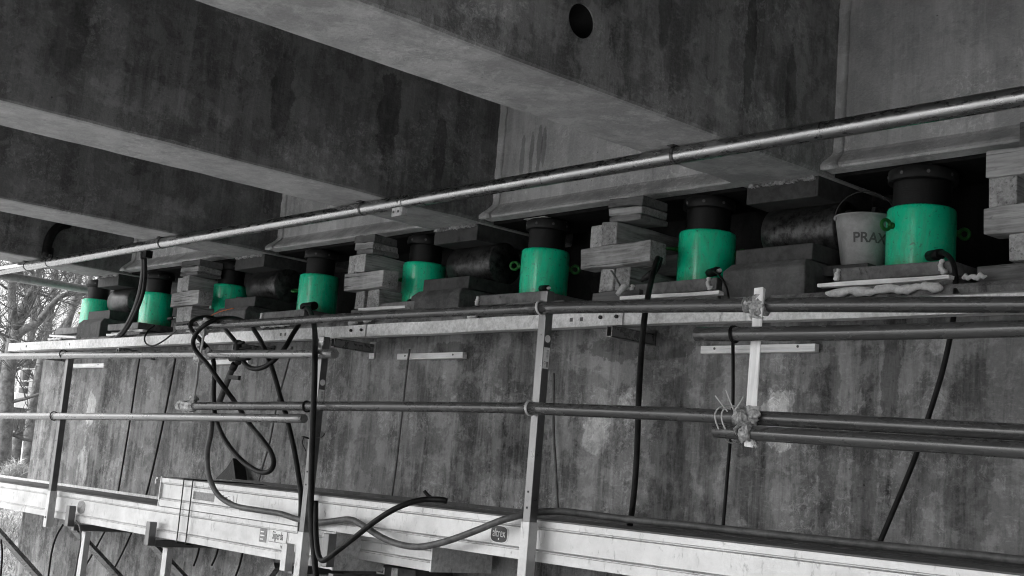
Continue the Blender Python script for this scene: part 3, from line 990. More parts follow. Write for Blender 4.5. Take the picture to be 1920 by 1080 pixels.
# ================================================================== bucket
bc = Vector((-3.765, 5.80, 1.236))
b = MB().box((-3.93, 5.62, 1.1835), (-3.62, 5.98, 1.2355), .002)
tag(b.build('steel_shoe', M['bearplate'], bevel=.004), 'dark steel packing plate under the grey bucket', 'packing plate')
t = thing('bucket', 'grey plastic bucket with wire handle and PRAXIS lettering', 'bucket', bc)
b = MB()
rb, rt_, hb = 0.110, 0.152, 0.272
b.lathe([(0.0, 0.0), (rb - 0.004, 0.0), (rb, 0.005)] + [(rb + (rt_ - rb) * k / 5, 0.005 + (hb - 0.005) * k / 5) for k in range(1, 6)] +
        [(rt_ + 0.008, hb), (rt_ + 0.010, hb + 0.004), (rt_ + 0.009, hb + 0.009), (rt_ + 0.001, hb + 0.010), (rt_ - 0.003, hb + 0.006)] +
        [(rt_ - 0.004 - (rt_ - rb) * k / 5, hb - (hb - 0.006) * k / 5) for k in range(1, 6)] + [(0.0, 0.006)], 56, bc)
b.build('shell', M['bucket'], t)
b = MB()
e = Vector((-0.66, -0.75, 0)).normalized()         # handle hinges across the line of sight
up = Vector((0.25, -0.2, 1)).normalized()
pts = []
for k in range(25):
    a = pi * k / 24
    pts.append(bc + Vector((0, 0, hb + 0.002)) + e * (0.160 * cos(a)) + up * (0.150 * sin(a)))
b.tube(pts, 0.0032, 8)
b.build('handle', M['bearplate'], t)
for s in (-1, 1):
    b = MB()
    p = bc + Vector((0, 0, hb - 0.004)) + e * s * 0.155
    b.tube([p - e * s * 0.006, p + e * s * 0.008], 0.012, 12)
    b.build('handle_lug', M['bucket'], t)
b = MB()
rnd = random.Random(5)
for k in range(7):                                  # rods and offcuts sticking up inside
    a = rnd.uniform(0, 6.28); q = rnd.uniform(0.02, 0.09)
    p0 = bc + Vector((cos(a) * q * .6, sin(a) * q * .6, 0.03)); p1 = bc + Vector((cos(a) * q * 1.2, sin(a) * q * 1.2, rnd.uniform(.27, .33)))
    b.bar(p0, p1, 0.022, 0.03)
b.build('offcuts', M['darksteel'], t)
# lettering wrapped round the cone
txt = text_mesh('lettering', 'PRAXIS', 0.072, M['print'], (0, 0, 0), (1, 0, 0), (0, 0, 1), None, 0.0006, 0.0016)
face = math.atan2(-0.66, 0.74) + radians(4)
bm = bmesh.new(); bm.from_mesh(txt.data)
bmesh.ops.triangulate(bm, faces=bm.faces)
bmesh.ops.subdivide_edges(bm, edges=bm.edges, cuts=1)
zc = 0.150
for v in bm.verts:
    h = zc + v.co.y
    r = rb + (rt_ - rb) * h / hb + 0.0012 + max(0, v.co.z)
    th = face + (v.co.x + 0.012) / (rb + (rt_ - rb) * zc / hb)
    v.co = Vector((r * cos(th), r * sin(th), h))
bm.to_mesh(txt.data); bm.free()
txt.parent = t
txt.matrix_local = Matrix.Identity(4)

# ================================================================== pipe under the girders
PYY, PZZ, PR = 4.775, 1.679, 0.0425
t = thing('drain_pipe', 'long shiny steel pipe slung under the girders across the whole row', 'pipe', (-5, PYY, PZZ))
b = MB(); b.tube([(-13.75 + 0.6 * k, PYY, PZZ) for k in range(27)], PR, 28)
b.build('pipe_run', M['pipe'], t)
for x in ((-3.333, 4.775, 1.678)[0], (-5.163, 4.775, 1.678)[0], -9.1):
    b = MB(); b.tube([(x - .004, PYY, PZZ), (x + .004, PYY, PZZ)], PR + .0012, 28, False)
    b.build('pipe_joint', M['pipe'], t)
for x in ((-4.208, 4.775, 1.684)[0], (-6.889, 4.775, 1.685)[0], (-9.689, 4.775, 1.683)[0], (-11.962, 4.775, 1.690)[0], (-12.486, 4.775, 1.684)[0]):
    b = MB(); b.tube([(x - .011, PYY, PZZ), (x + .011, PYY, PZZ)], PR + .0022, 28)
    b.box((x - .012, PYY - .012, PZZ + PR - .002), (x + .012, PYY + .012, SOFFIT + .03))
    b.box((x - .02, PYY - .05, SOFFIT - .006), (x + .02, PYY + .05, SOFFIT + .002))
    b.build('pipe_clamp', M['rail'], t)
x = (-6.454, 4.775, 1.657)[0]
b = MB(); b.tube([(x - .02, PYY, PZZ), (x + .02, PYY, PZZ)], PR + .003, 28)
f = b.build('coupling_band', M['pipe'], t)
b = MB(); b.box((x - .075, PYY - .034, PZZ - PR - .052), (x + .03, PYY - .024, PZZ - PR + .004)); b.box((x + .02, PYY - .03, PZZ - PR - .052), (x + .032, PYY + .012, PZZ - PR + .004))
b.build('bracket_lug', M['galv'], t, bevel=0.002)
b = MB()
for q in (-.055, -.005):
    b.tube([(x + q, PYY - .0335, PZZ - PR - .024), (x + q, PYY - .037, PZZ - PR - .024)], .009, 12)
stuff(b.build('lug_holes', M['print'], t))

b = MB(); b.tube([(-13.42, 3.6, 1.655), (-13.42, 6.4, 1.668)], 0.044, 24)
o = b.build('side_pipe', M['sidepipe'])
tag(o, 'steel pipe running back past the bridge edge behind the farthest jack', 'pipe')

t = thing('elbow_pipe', 'black curved drain elbow dropping from the outermost girder to the steel pipe', 'pipe', (-12.130, 4.809, 1.760))
el = [(-12.120, 4.807, 1.748), (-12.120, 4.798, 1.809), (-12.120, 4.802, 1.898), (-12.120, 4.835, 1.999), (-12.140, 4.903, 2.072), (-12.200, 5.003, 2.118)]
b = MB(); b.tube(smooth_path(el, 6), 0.045, 18); b.build('bend', M['black'], t)
b = MB(); b.tube([Vector(el[0]) - Vector((0, 0, .02)), Vector(el[0]) + Vector((0, 0, .09))], 0.056, 18); b.build('socket', M['black'], t)

# ================================================================== ledger with brackets
LG = [(-13.42, .936, -7.22, .917), (-7.216, .917, -4.86, .917), (-4.856, .917, -1.0, .878)]
LN = ['at the tree end, with a row of small holes', 'stretch crossing the two middle rail posts', 'stretch right of the open tube bracket']
for k, (x0, z0, x1, z1) in enumerate(LG):
    t = thing('ledger_rail', 'speckled galvanised ledger channel, ' + LN[k], 'ledger', ((x0 + x1) / 2, 5.09, (z0 + z1) / 2), 'galvanised ledger rails')
    b = MB()
    n = 10
    vs_ = []; fs = []
    prof = [(5.050, -.04), (5.050, .04), (5.125, .04), (5.125, .034), (5.056, .034), (5.056, -.034), (5.125, -.034), (5.125, -.04)]
    for i in range(n + 1):
        q = i / n
        for (y, z) in prof:
            vs_.append((x0 + (x1 - x0) * q, y + .003 * sin(i * 2.1), z0 + (z1 - z0) * q + z + .002 * sin(i * 1.3)))
    for i in range(n):
        for j in range(8):
            fs.append((i * 8 + j, i * 8 + (j + 1) % 8, (i + 1) * 8 + (j + 1) % 8, (i + 1) * 8 + j))
    fs.append(tuple(range(8))[::-1]); fs.append(tuple(n * 8 + j for j in range(8)))
    b.add(vs_, fs)
    b.build('channel', M['galv'], t)
    b = MB()
    holes = {0: [-12.05, -12.0, -11.95, -11.90, -8.30, -8.24, -8.18, -8.12, -12.95], 1: [-5.15, -5.07], 2: []}[k]
    for hx in holes:
        z = z0 + (z1 - z0) * (hx - x0) / (x1 - x0)
        b.box((hx - .012, 5.0485, z - .010), (hx + .012, 5.0515, z + .012))
    if holes:
        stuff(b.build('slot_holes', M['print'], t))
    if k < 2:
        b = MB().box((x1 - .09, 5.040, z1 - .042), (x1 + .11, 5.0475, z1 + .040))
        b.build('splice_plate', M['galv'], t, bevel=.002)
        for q in (-.05, .07):
            b = MB(); b.tube([(x1 + q, 5.041, z1 + .004), (x1 + q, 5.028, z1 + .004)], .011, 6)
            b.build('bolt', M['darksteel'], t)
BRX = [(-4.802, 5.000, 0.862)[0], (-7.423, 5.000, 0.845)[0], -8.75, -10.75, -12.6]
BRL = ['right of the tallest rail post', 'beside the second rail post', 'behind the hose loops', 'left of the hose loops', 'at the tree end']
for x, w in zip(BRX, BRL):
    t = thing('support_bracket', 'open-ended square tube bracket carrying the ledger ' + w, 'bracket', (x, 5.2, .84), 'square tube brackets under the ledger')
    b = MB(); w_ = .021; h_ = .030; zc = .836
    for (a, c, d, e) in ((-w_, -w_ + .005, -h_, h_), (w_ - .005, w_, -h_, h_), (-w_, w_, -h_, -h_ + .005), (-w_, w_, h_ - .005, h_)):
        b.box((x + a, 5.0, zc + d), (x + c, 5.345, zc + e))
    b.build('tube', M['railpale'], t)
    b = MB().box((x - .03, 5.337, zc - (.07 if x == BRX[1] else .035)), (x + .03, 5.347, zc + .05))
    b.build('wall_plate', M['galv' if x == BRX[1] else 'bearplate'], t)

# ================================================================== battens on the wall
for (x0, x1, z0, z1, w) in [(-4.42, -3.70, .768, .765, 'behind the taped white stake'), (-7.09, -6.39, .772, .772, 'between the two middle rail posts'), (-9.72, -9.05, .765, .768, 'behind the brass tap and hoses'), (-12.54, -11.68, .764, .760, 'beside the rail post nearest the trees')]:
    o = timber('wall_batten', (x0, 5.33, z0), (x1, 5.33, z1), .038, .040, M['whitewood'], 'short pale batten screwed to the concrete wall ' + w, 'batten', 'short battens screwed to the wall', jit=.001, bevel=.002)
    b = MB()
    for q in (.13, .86):
        xx = x0 + (x1 - x0) * q
        b.tube([(xx, 5.3115, z0 + .004), (xx, 5.3085, z0 + .004)], .007, 8)
    stuff(b.build('screw_heads', M['print'], o))

# ================================================================== guard rails
RG = 'grey guard rail tubes'


def rail(pts, r, mat, label, caps=True):
    b = MB()
    b.tube(smooth_path(pts, 8) if len(pts) > 2 else [Vector(pts[0]) + (Vector(pts[1]) - Vector(pts[0])) * k / 12 for k in range(13)], r, 24)
    o = b.build('guard_rail', mat)
    tag(o, label, 'guard rail', RG)
    return o


rail([(-8.708, 4.500, 0.913), (-6.334, 4.500, 0.904), (-4.812, 4.500, 0.888)], .026, M['rail'], 'upper guard rail tube running under the hose loops to the tallest post')
rail([(-4.849, 4.497, 0.890), (-3.469, 4.497, 0.841), (-2.057, 4.497, 0.779)], .0315, M['rail'], 'upper guard rail tube right of the tallest post, held by the taped white stake')
rail([(-12.965, 4.500, 0.760), (-8.950, 4.500, 0.715), (-6.644, 4.500, 0.681)], .0285, M['railpale'], 'pale upper guard rail tube past the post nearest the trees, end near second post')
rail([(-12.737, 4.500, 0.187), (-8.830, 4.500, 0.251), (-6.912, 4.500, 0.276)], .0285, M['railpale'], 'pale lower guard rail tube at the tree end, its flat end by the second post')
rail([(-8.525, 4.500, 0.336), (-6.191, 4.500, 0.363), (-4.824, 4.500, 0.371)], .029, M['rail'], 'lower guard rail tube with a black taped end, left of tallest post')
rail([(-4.861, 4.497, 0.371), (-3.465, 4.497, 0.350), (-2.049, 4.497, 0.316)], .0315, M['rail'], 'lower guard rail tube right of the tallest post, tied at the white stake')
rail([(-3.666, 4.375, 0.701), (-2.871, 4.375, 0.685), (-2.000, 4.375, 0.678)], .0315, M['rail'], 'spare tube with a scuffed end lying across the white stake')
rail([(-3.548, 4.400, 0.282), (-2.634, 4.400, 0.262), (-2.004, 4.400, 0.247)], .0315, M['rail'], 'lowest tube bundled with cable ties at the foot of the white stake')

# black tape wrapped end and grey tape wraps


def wrap(path, r, mat, label, name='tape_wrap', cat='tape', n=10, jit=.16, seed=1, flat=1.0):
    """crumpled adhesive tape: a faceted sleeve, squashed across the line of sight"""
    random.seed(seed)
    P = smooth_path(path, 4)
    b = MB()
    rs = [r * (1 + .16 * sin(k * 1.9 + seed) + random.uniform(-.12, .12)) * (.8 if k in (0, len(P) - 1) else 1) for k in range(len(P))]
    b.tube(P, rs, n, True, jit)
    for p in b.v:
        p += Vector((random.uniform(-1, 1), random.uniform(-1, 1), random.uniform(-1, 1))) * r * .17
    cy_ = sum(p.y for p in b.v) / len(b.v)
    for p in b.v:
        p.y = cy_ + (p.y - cy_) * flat
    b.sm = [False] * len(b.sm)
    o = b.build(name, mat)
    tag(o, label, cat, 'tape wrapped round the rails and stakes')
    return o


wrap([(-8.549, 4.500, 0.336), (-8.445, 4.500, 0.335), (-8.319, 4.500, 0.331)], .036, M['tape'], 'crumpled grey tape on the end of the lower rail by the hoses', seed=2)
wrap([(-8.336, 4.490, 0.768), (-8.320, 4.485, 0.706), (-8.336, 4.490, 0.638)], .036, M['tape'], 'crumpled silver tape tying the thin strip to the pale upper rail', seed=3)
wrap([(-8.363, 4.500, 0.709), (-8.262, 4.500, 0.705), (-8.179, 4.500, 0.704)], .036, M['tape'], 'silver tape sleeve on the pale upper rail beside the thin strip', seed=4)
wrap([(-8.331, 4.500, 0.410), (-8.344, 4.490, 0.379), (-8.360, 4.490, 0.318)], .03, M['tape'], 'small tape knot at the foot of the thin strip', seed=5)
wrap([(-8.299, 4.500, 0.961), (-8.315, 4.490, 0.906), (-8.285, 4.490, 0.844)], .034, M['tape'], 'grey tape at the head of the thin strip under the hose arcs', seed=9)
timber('tie_strip', (-8.242, 4.455, 0.899), (-8.286, 4.460, 0.369), .028, .010, M['timber'], 'thin grey strip hanging between two rails by the hose loops', 'strip', bevel=.002)

# white stake
timber('timber_stake', (-3.399, 4.452, 0.904), (-3.410, 4.452, 0.222), .050, .012, M['whitewood'], 'white wooden stake taped upright to the guard rails on the right', 'stake', bevel=.003)
wrap([(-3.498, 4.490, 0.839), (-3.467, 4.490, 0.840), (-3.432, 4.490, 0.838), (-3.395, 4.490, 0.835), (-3.378, 4.490, 0.834)], .036, M['tape'], 'crumpled silver tape sleeve on the upper rail behind the white stake', seed=26, jit=.12)
wrap([(-3.413, 4.462, 0.871), (-3.406, 4.455, 0.846), (-3.405, 4.452, 0.820), (-3.409, 4.452, 0.795), (-3.413, 4.452, 0.772)], .032, M['tape'], 'crumpled silver tape binding the white stake to the upper rail', seed=6, jit=.14, flat=.62)
wrap([(-3.473, 4.460, 0.843), (-3.451, 4.450, 0.845), (-3.430, 4.450, 0.840)], .016, M['tape'], 'twisted tape end sticking out left of the top binding on the stake', seed=16, jit=.3)
wrap([(-3.397, 4.452, 0.394), (-3.396, 4.447, 0.364), (-3.401, 4.445, 0.335), (-3.407, 4.440, 0.309)], .034, M['tape'], 'crumpled silver tape binding the foot of the white stake', seed=7, jit=.16, flat=.6)
wrap([(-3.476, 4.460, 0.348), (-3.442, 4.450, 0.341), (-3.414, 4.450, 0.339)], .040, M['tape'], 'silver tape bunched on the lower rail left of the stake foot', seed=27, jit=.16)
wrap([(-3.428, 4.400, 0.285), (-3.403, 4.400, 0.283), (-3.367, 4.390, 0.279), (-3.345, 4.390, 0.277)], .0355, M['tape'], 'second silver tape bundle on the lowest tube by the stake', seed=8, jit=.14)
wrap([(-3.354, 4.392, 0.264), (-3.340, 4.390, 0.242), (-3.319, 4.390, 0.220)], .010, M['tape'], 'torn tape end hanging below the foot of the stake', seed=18, jit=.25)
b = MB()
for (cx_, dx) in ((1367, 0), (1378, 1)):
    c = (Vector((-3.560, 4.497, 0.350)) + Vector((-3.479, 4.400, 0.279))) / 2 + Vector((0.035 * dx, 0, 0))
    loop = []
    for k in range(25):
        a = 2 * pi * k / 24
        loop.append(c + Vector((0.012 * sin(a * 2), cos(a) * .088 + sin(a) * -.018, sin(a) * .078)))
    b.tube(loop, .0034, 8, False)
for (q0, q1, q2) in (((-3.501, 4.410, 0.366), (-3.531, 4.400, 0.401), (-3.565, 4.400, 0.433)), ((-3.467, 4.410, 0.371), (-3.486, 4.400, 0.416), (-3.509, 4.400, 0.459)), ((-3.465, 4.410, 0.371), (-3.433, 4.400, 0.400), (-3.413, 4.400, 0.430))):
    b.tube(smooth_path([q0, q1, q2], 5), .003, 6)
tag(b.build('cable_ties', M['ziptie']), 'pale cable ties with long loose tails round the two lowest tubes', 'cable tie')

# ================================================================== posts
PG = 'square aluminium rail posts'
PW = .0265
for (x, z0, z1, zs, lab, k) in [(-10.695, -.68, .735, -.40, 'dark square rail post nearest the trees', 0), (-6.86, -.95, .80, -.42, 'square rail post with sticker behind the thick hanging hose', 1),
                                (-4.838, -.95, .985, -.20, 'tallest square rail post with round white sticker and label', 2)]:
    t = thing('rail_post', lab, 'post', (x, 4.56, z0), PG)
    b = MB(); y = 4.557
    b.box((x - PW, y - PW, z0), (x + PW, y + PW, z1))
    b.build('upright', M['alupost'], t, bevel=.004)
    b = MB(); s = PW + .0045
    for (lo, hi) in (((x - s, y - s, z0 - .02), (x + s, y - PW - .0012, zs)), ((x + PW + .0012, y - PW - .001, z0 - .02), (x + s, y + s, zs)), ((x - s, y - PW - .001, z0 - .02), (x - PW - .0012, y + s, zs))):
        b.box(lo, hi)
    b.build('sleeve', M['alu'], t, bevel=.002)
    b = MB()
    for q in ((-.05, -.13) if k else (.02,)):
        b.tube([(x, y - PW - .0005, q), (x, y - PW - .002, q)], .006, 10)
    b.tube([(x + .004, y - s - .0005, z0 + (.06 if k == 0 else .12)), (x + .004, y - s - .006, z0 + (.06 if k == 0 else .12))], .008, 6)
    stuff(b.build('fixing_holes', M['darksteel'], t))
    if k:
        xf = x + PW + .0008
        zz = {1: .30 + .21, 2: .735}[k]
        b = MB(); b.tube([(xf, y, zz), (xf + .0012, y, zz)], .0195, 20); b.build('round_sticker', M['white'], t)
        b = MB(); b.box((xf, y - .02, zz - .155), (xf + .0012, y + .02, zz - .045)); st = b.build('sticker', M['white'], t)
        b = MB()
        for q in range(9):
            b.box((xf + .0013, y - .002, zz - .10 + q * .005), (xf + .0018, y + .013, zz - .10 + q * .005 + (.003 if q % 3 else .0018)))
        b.torus((xf + .0014, y - .009, zz - .125), (1, 0, 0), .007, .0014, 16, 5)
        b.box((xf + .0013, y + .001, zz - .148), (xf + .0018, y + .014, zz - .118))
        b.build('barcode', M['greylabel'], st)
        if k == 1:
            b = MB(); b.box((x - .020, y - PW - .0016, .70), (x + .020, y - PW - .0006, .77)); b.build('sticker', M['white'], t)
# hooks / hoops tying the rails to the posts
HG = 'wire hoops tying rails to posts'
for (p, r, m_, lab) in [((-4.821, 4.497, 0.889), .036, 'ziptie', 'pale wire hoop holding the upper rail to the tallest post'), ((-4.841, 4.497, 0.370), .036, 'ziptie', 'pale wire hoop holding the lower rail to the tallest post'),
                        ((-10.706, 4.500, 0.748), .036, 'black', 'black hoop holding the pale upper rail to the post nearest the trees'), ((-10.733, 4.500, 0.222), .036, 'black', 'black hoop holding the pale lower rail to the post nearest the trees'),
                        ((-6.897, 4.500, 0.353), .034, 'black', 'black hoop on the lower rail beside the thick hanging hose'), ((-3.466, 4.375, 0.695), .0355, 'black', 'black hoop round the spare tube on the stake')]:
    b = MB(); b.torus(p, (1, .12, .1), r, .0042, 28, 8); b.torus(Vector(p) + Vector((.009, 0, .0)), (1, .08, .05), r, .0036, 28, 8)
    tag(b.build('wire_hoop', M[m_]), lab, 'hoop', HG)
b = MB(); b.torus((-6.916, 4.557, 0.157), (0.15, .1, 1), .044, .0035, 26, 8)
b.tube(smooth_path([(-6.777, 4.520, 0.162), (-6.695, 4.500, 0.166), (-6.665, 4.500, 0.189)], 4), .003, 6)
b.tube(smooth_path([(-6.922, 4.520, 0.167), (-6.917, 4.510, 0.126), (-6.872, 4.510, 0.078)], 4), .003, 6)
tag(b.build('wire_hoop', M['black']), 'black wire tie twisted round the second post below the rails', 'hoop', HG)

# ================================================================== scaffold planks
SG = 'aluminium scaffold planks'


def plank(label, x0, x1, yf, yr, zt, h, loc=None, sag=0.0, groove=True):
    t = thing('scaffold_plank', label, 'scaffold plank', ((x0 + x1) / 2, (yf + yr) / 2, zt - h), SG)
    for (y, s, nm) in ((yf, 1, 'front_beam'), (yr, -1, 'rear_beam')):
        pr = [(0, 0), (0, -.030), (.006, -.034), (.006, -.037), (.002, -.040), (.013, -.045), (.013, -h + .062), (.002, -h + .056), (.006, -h + .052), (.006, -h + .049), (0, -h + .046), (0, -h), (.055, -h), (.055, -h + .005), (.02, -h + .006), (.02, -.006), (.055, -.005), (.055, 0)]
        b = MB(); n = len(pr); cuts = 14
        vs_ = []; fs = []
        for i in range(cuts + 1):
            q = i / cuts
            dz = -sag * 4 * q * (1 - q)
            for (a, c) in pr:
                vs_.append((x0 + (x1 - x0) * q, y + s * a, zt + c + dz))
        for i in range(cuts):
            for j in range(n):
                fs.append((i * n + j, i * n + (j + 1) % n, (i + 1) * n + (j + 1) % n, (i + 1) * n + j))
        fs.append(tuple(range(n))[::-1]); fs.append(tuple(cuts * n + j for j in range(n)))
        b.add(vs_, fs)
        b.build(nm, M['alu'], t)
    nb = 3
    wy = (yr - yf - .04) / nb
    for k in range(nb):
        b = MB().box((x0 + .03, yf + .022 + wy * k + .002, zt - .004), (x1 - .03, yf + .018 + wy * (k + 1) - .002, zt + .008), .001)
        b.build('deck_board', M['ply'], t)
    b = MB().box((x0 + .04, yr - .012, zt + .0085), (x1 - .04, yr + .004, zt + .030)); b.build('rear_rim', M['galv' if zt < -.3 else 'bearplate'], t)
    for (xx, d) in ((x0, -1), (x1, 1)):
        b = MB().box((min(xx, xx + d * .012), yf - .004, zt - h - .004), (max(xx, xx + d * .012), yr + .004, zt + .010))
        b.build('end_cap', M['galv'], t, bevel=.002)
    return t


p2 = plank('upper aluminium scaffold plank with dark oval badge, under the right guard rails', -8.92, 1.2, 4.62, 5.20, -.192, .205)
p1 = plank('lower aluminium scaffold plank reaching out to the trees on the left', -14.6, -6.62, 4.62, 5.16, -.402, .222)
p3 = plank('short lower plank ending right of the second post, under the upper plank', -7.4, -5.90, 4.80, 5.26, -.40, .155)
# end lip of the upper plank, straps
b = MB()
b.tube(smooth_path([(-8.945, 4.612, -.200), (-8.97, 4.612, -.197), (-8.985, 4.612, -.215), (-8.985, 4.612, -.245)], 4), .010, 8)
b.build('end_hook', M['alu'], p2)
for (pxx, w) in (((-8.559, 4.600, -0.381)[0], 'left'), ((-8.427, 4.600, -0.372)[0], 'right')):
    b = MB()
    y = 4.606
    b.box((pxx - .006, y, -.635), (pxx + .006, y + .004, -.185)); b.box((pxx - .006, y, -.186), (pxx + .006, 5.22, -.180)); b.box((pxx - .006, y, -.640), (pxx + .006, 5.22, -.634))
    tag(b.build('strap', M['black']), 'dark strap binding both planks, the ' + ('one nearer the plank end' if w == 'left' else 'one nearer the small grey label'), 'strap', 'straps round the two planks')


def plate_on(parent, name, mat, x0, x1, z0, z1, y, lift=.0015):
    b = MB().box((x0, y - lift, z0), (x1, y, z1))
    return b.build(name, mat, parent)


# badge with lettering on the upper plank
yb = 4.6327
c = Vector((-5.144, 4.632, -0.285))
pol = []
for k in range(40):
    a = 2 * pi * k / 40
    ex = .070 * (abs(cos(a)) ** .8) * (1 if cos(a) >= 0 else -1)
    ez = .047 * (abs(sin(a)) ** .5) * (1 if sin(a) >= 0 else -1)
    pol.append((c.x + ex, c.z + ez))
b = MB(); b.prism(pol, 'y', yb - .0006, yb - .0016); bd = b.build('badge_rim', M['white'], p2)
pol2 = [(c.x + (p[0] - c.x) * .92, c.z + (p[1] - c.z) * .90) for p in pol]
b = MB(); b.prism(pol2, 'y', yb - .0018, yb - .0024); b.build('badge_field', M['badge'], bd)
tx = text_mesh('badge_lettering', 'altrex', .064, M['white'], (c.x, yb - .0030, c.z + .006), (1, 0, 0), (0, 0, 1), bd, .0004, .0002, .66)
b = MB(); b.box((c.x - .004, yb - .0032, c.z - .030), (c.x + .004, yb - .0026, c.z - .020)); b.build('badge_mark', M['white'], bd)
# grey labels near the left end of the upper plank
x0 = (-8.438, 4.632, -0.315)[0]; x1 = (-8.138, 4.632, -0.295)[0]
lb = plate_on(p2, 'label_frame', M['alu'], x0 - .03, x1 + .30, -.330, -.248, yb, .002)
plate_on(lb, 'grey_label', M['greylabel'], x0, x1, -.318, -.262, yb - .0022)
plate_on(lb, 'faded_label', M['galv'], x1 + .05, x1 + .26, -.322, -.256, yb - .0022)
b = MB()
rnd = random.Random(3)
for k in range(16):
    xx = x1 + .08 + rnd.random() * .15; zz = -.315 + rnd.random() * .05
    b.box((xx, yb - .0044, zz), (xx + rnd.uniform(.008, .03), yb - .0038, zz + .004))
b.build('label_print', M['badge'], lb)
# owner's sign on the lower plank
yb1 = 4.6327
xs0 = (-7.386, 4.635, -0.505)[0]; xs1 = (-7.151, 4.635, -0.494)[0]
zc = (-7.273, 4.635, -0.488)[2]
sg = plate_on(p1, 'sign_plate', M['white'], xs0, xs1, zc - .066, zc + .054, yb1, .002)
plate_on(sg, 'sign_border', M['greylabel'], xs0 + .008, xs1 - .008, zc - .034, zc + .050, yb1 - .0022)
plate_on(sg, 'sign_field', M['white'], xs0 + .014, xs1 - .014, zc - .029, zc + .045, yb1 - .0040)
text_mesh('sign_lettering', 'Sijperda', .074, M['badge'], ((xs0 + xs1) / 2, yb1 - .0062, zc + .010), (1, 0, 0), (0, 0, 1), sg, .0004, .0003, (xs1 - xs0) * 2.3)
text_mesh('sign_lettering', 've', .04, M['badge'], ((xs0 + xs1) / 2 + .06, yb1 - .0045, zc - .053), (1, 0, 0), (0, 0, 1), sg, .0004, .001)
xq = xs0 - .11
ql = plate_on(p1, 'small_label', M['greylabel'], xq, xq + .085, zc - .045, zc + .045, yb1, .002)
b = MB()
for k in range(3):
    b.box((xq + .01, yb1 - .0028, zc - .03 + k * .024), (xq + .05 + .01 * (k % 2), yb1 - .0022, zc - .022 + k * .024))
b.build('label_print', M['white'], ql)
# round dark badge near the tree end of the lower plank
c = Vector((-10.262, 4.635, -0.503))
pol = [(c.x + .072 * cos(2 * pi * k / 24), c.z + .052 * (abs(sin(2 * pi * k / 24)) ** .6) * (1 if k < 12 else -1)) for k in range(24)]
b = MB(); b.prism(pol, 'y', yb1 - .0006, yb1 - .0022); b.build('badge', M['greylabel'], p1)
plate_on(p1, 'grip_slot', M['greylabel'], c.x - .03, c.x + .12, c.z - .107, c.z - .080, yb1, .002)

# dark boarded box under the short plank
t = thing('storage_beam', 'dark lower beam with a small label, under the short plank end', 'beam', (-6.819, 5.000, -0.662))
xa = (-7.391, 5.000, -0.705)[0]; xb = (-6.285, 5.000, -0.614)[0]; zt = (-6.716, 5.000, -0.588)[2]
b = MB().box((xa, 5.0, zt - .35), (xb, 5.3, zt), .003); b.build('body', M['bearplate'], t, bevel=.006)
xl = (-6.631, 5.000, -0.625)
b = MB().box((xl[0] - .04, 4.9975, xl[2] - .022), (xl[0] + .04, 4.9995, xl[2] + .022)); b.build('small_label', M['white'], t)
b = MB().box((xl[0] - .03, 4.9965, xl[2] - .012), (xl[0] + .03, 4.9973, xl[2] + .008)); b.build('label_print', M['badge'], t)
b = MB().box(((-6.484, 5.000, -0.610)[0] - .03, 4.994, xl[2] - .05), ((-6.484, 5.000, -0.610)[0] + .03, 4.9995, xl[2] + .03)); b.build('latch', M['galv'], t)

# ================================================================== trestle frames under the planks
TL = ['next to the post nearest the trees', 'below the strapped plank end', 'in front of the owner sign', 'right of the second post']
for k, (pu, zt_, zb_, hasleg) in enumerate([((-10.319, 4.560, -0.571), None, None, 1), ((-8.902, 4.560, -0.601), None, None, 1), ((-7.054, 4.560, -0.577), None, None, 1), ((-6.605, 4.560, -0.502), None, None, 0)]):
    x = pu[0]
    tops = [(-10.331, 4.560, -0.498)[2], (-8.907, 4.560, -0.516)[2], (-7.049, 4.560, -0.507)[2], (-6.605, 4.560, -0.407)[2]]
    bots = [(-10.362, 4.560, -0.664)[2], (-8.930, 4.560, -0.689)[2], (-7.065, 4.560, -0.677)[2], (-6.626, 4.560, -0.606)[2]]
    t = thing('trestle_frame', 'aluminium trestle with stub upright and diagonal brace ' + TL[k], 'trestle', (x, 4.9, -1.8), 'trestles under the scaffold planks')
    b = MB().box((x - .030, 4.545, bots[k]), (x + .030, 4.603, tops[k])); b.build('stub_upright', M['alupost'] if k != 2 else M['alu'], t, bevel=.004)
    b = MB().box((x - .025, 4.606, -.695), (x + .025, 5.30, -.645)); b.build('cross_bar', M['alupost'], t, bevel=.003)
    if hasleg:
        for y in (4.72,):
            b = MB().box((x - .035 + .02, y - .025, -1.79), (x + .035 + .02, y + .025, -.70)); b.build('leg', M['alu'] if y < 5 else M['alupost'], t, bevel=.003)
        q0, q1 = [((-10.928, 4.850, -0.685), (-9.907, 4.950, -1.098)), ((-9.405, 4.850, -0.708), (-8.834, 4.950, -0.995)), ((-7.665, 4.900, -0.700), (-8.033, 4.950, -0.994))][k]
        b = MB().bar(q0, q1, .045, .045); b.build('brace', M['rail'], t)
    if k == 0:
        b = MB().bar((-12.803, 4.750, -0.696), (-11.090, 4.800, -1.243), .05, .05); b.build('brace', M['rail'], t)

# ================================================================== hoses and cables
def hose(name, pts, r, mat, label, cat, group=None, per=8, n=12):
    b = MB(); b.tube(smooth_path(pts, per), r, n)
    o = b.build(name, mat)
    tag(o, label, cat, group)
    return o


HG_ = 'black hoses looped over the guard rails'
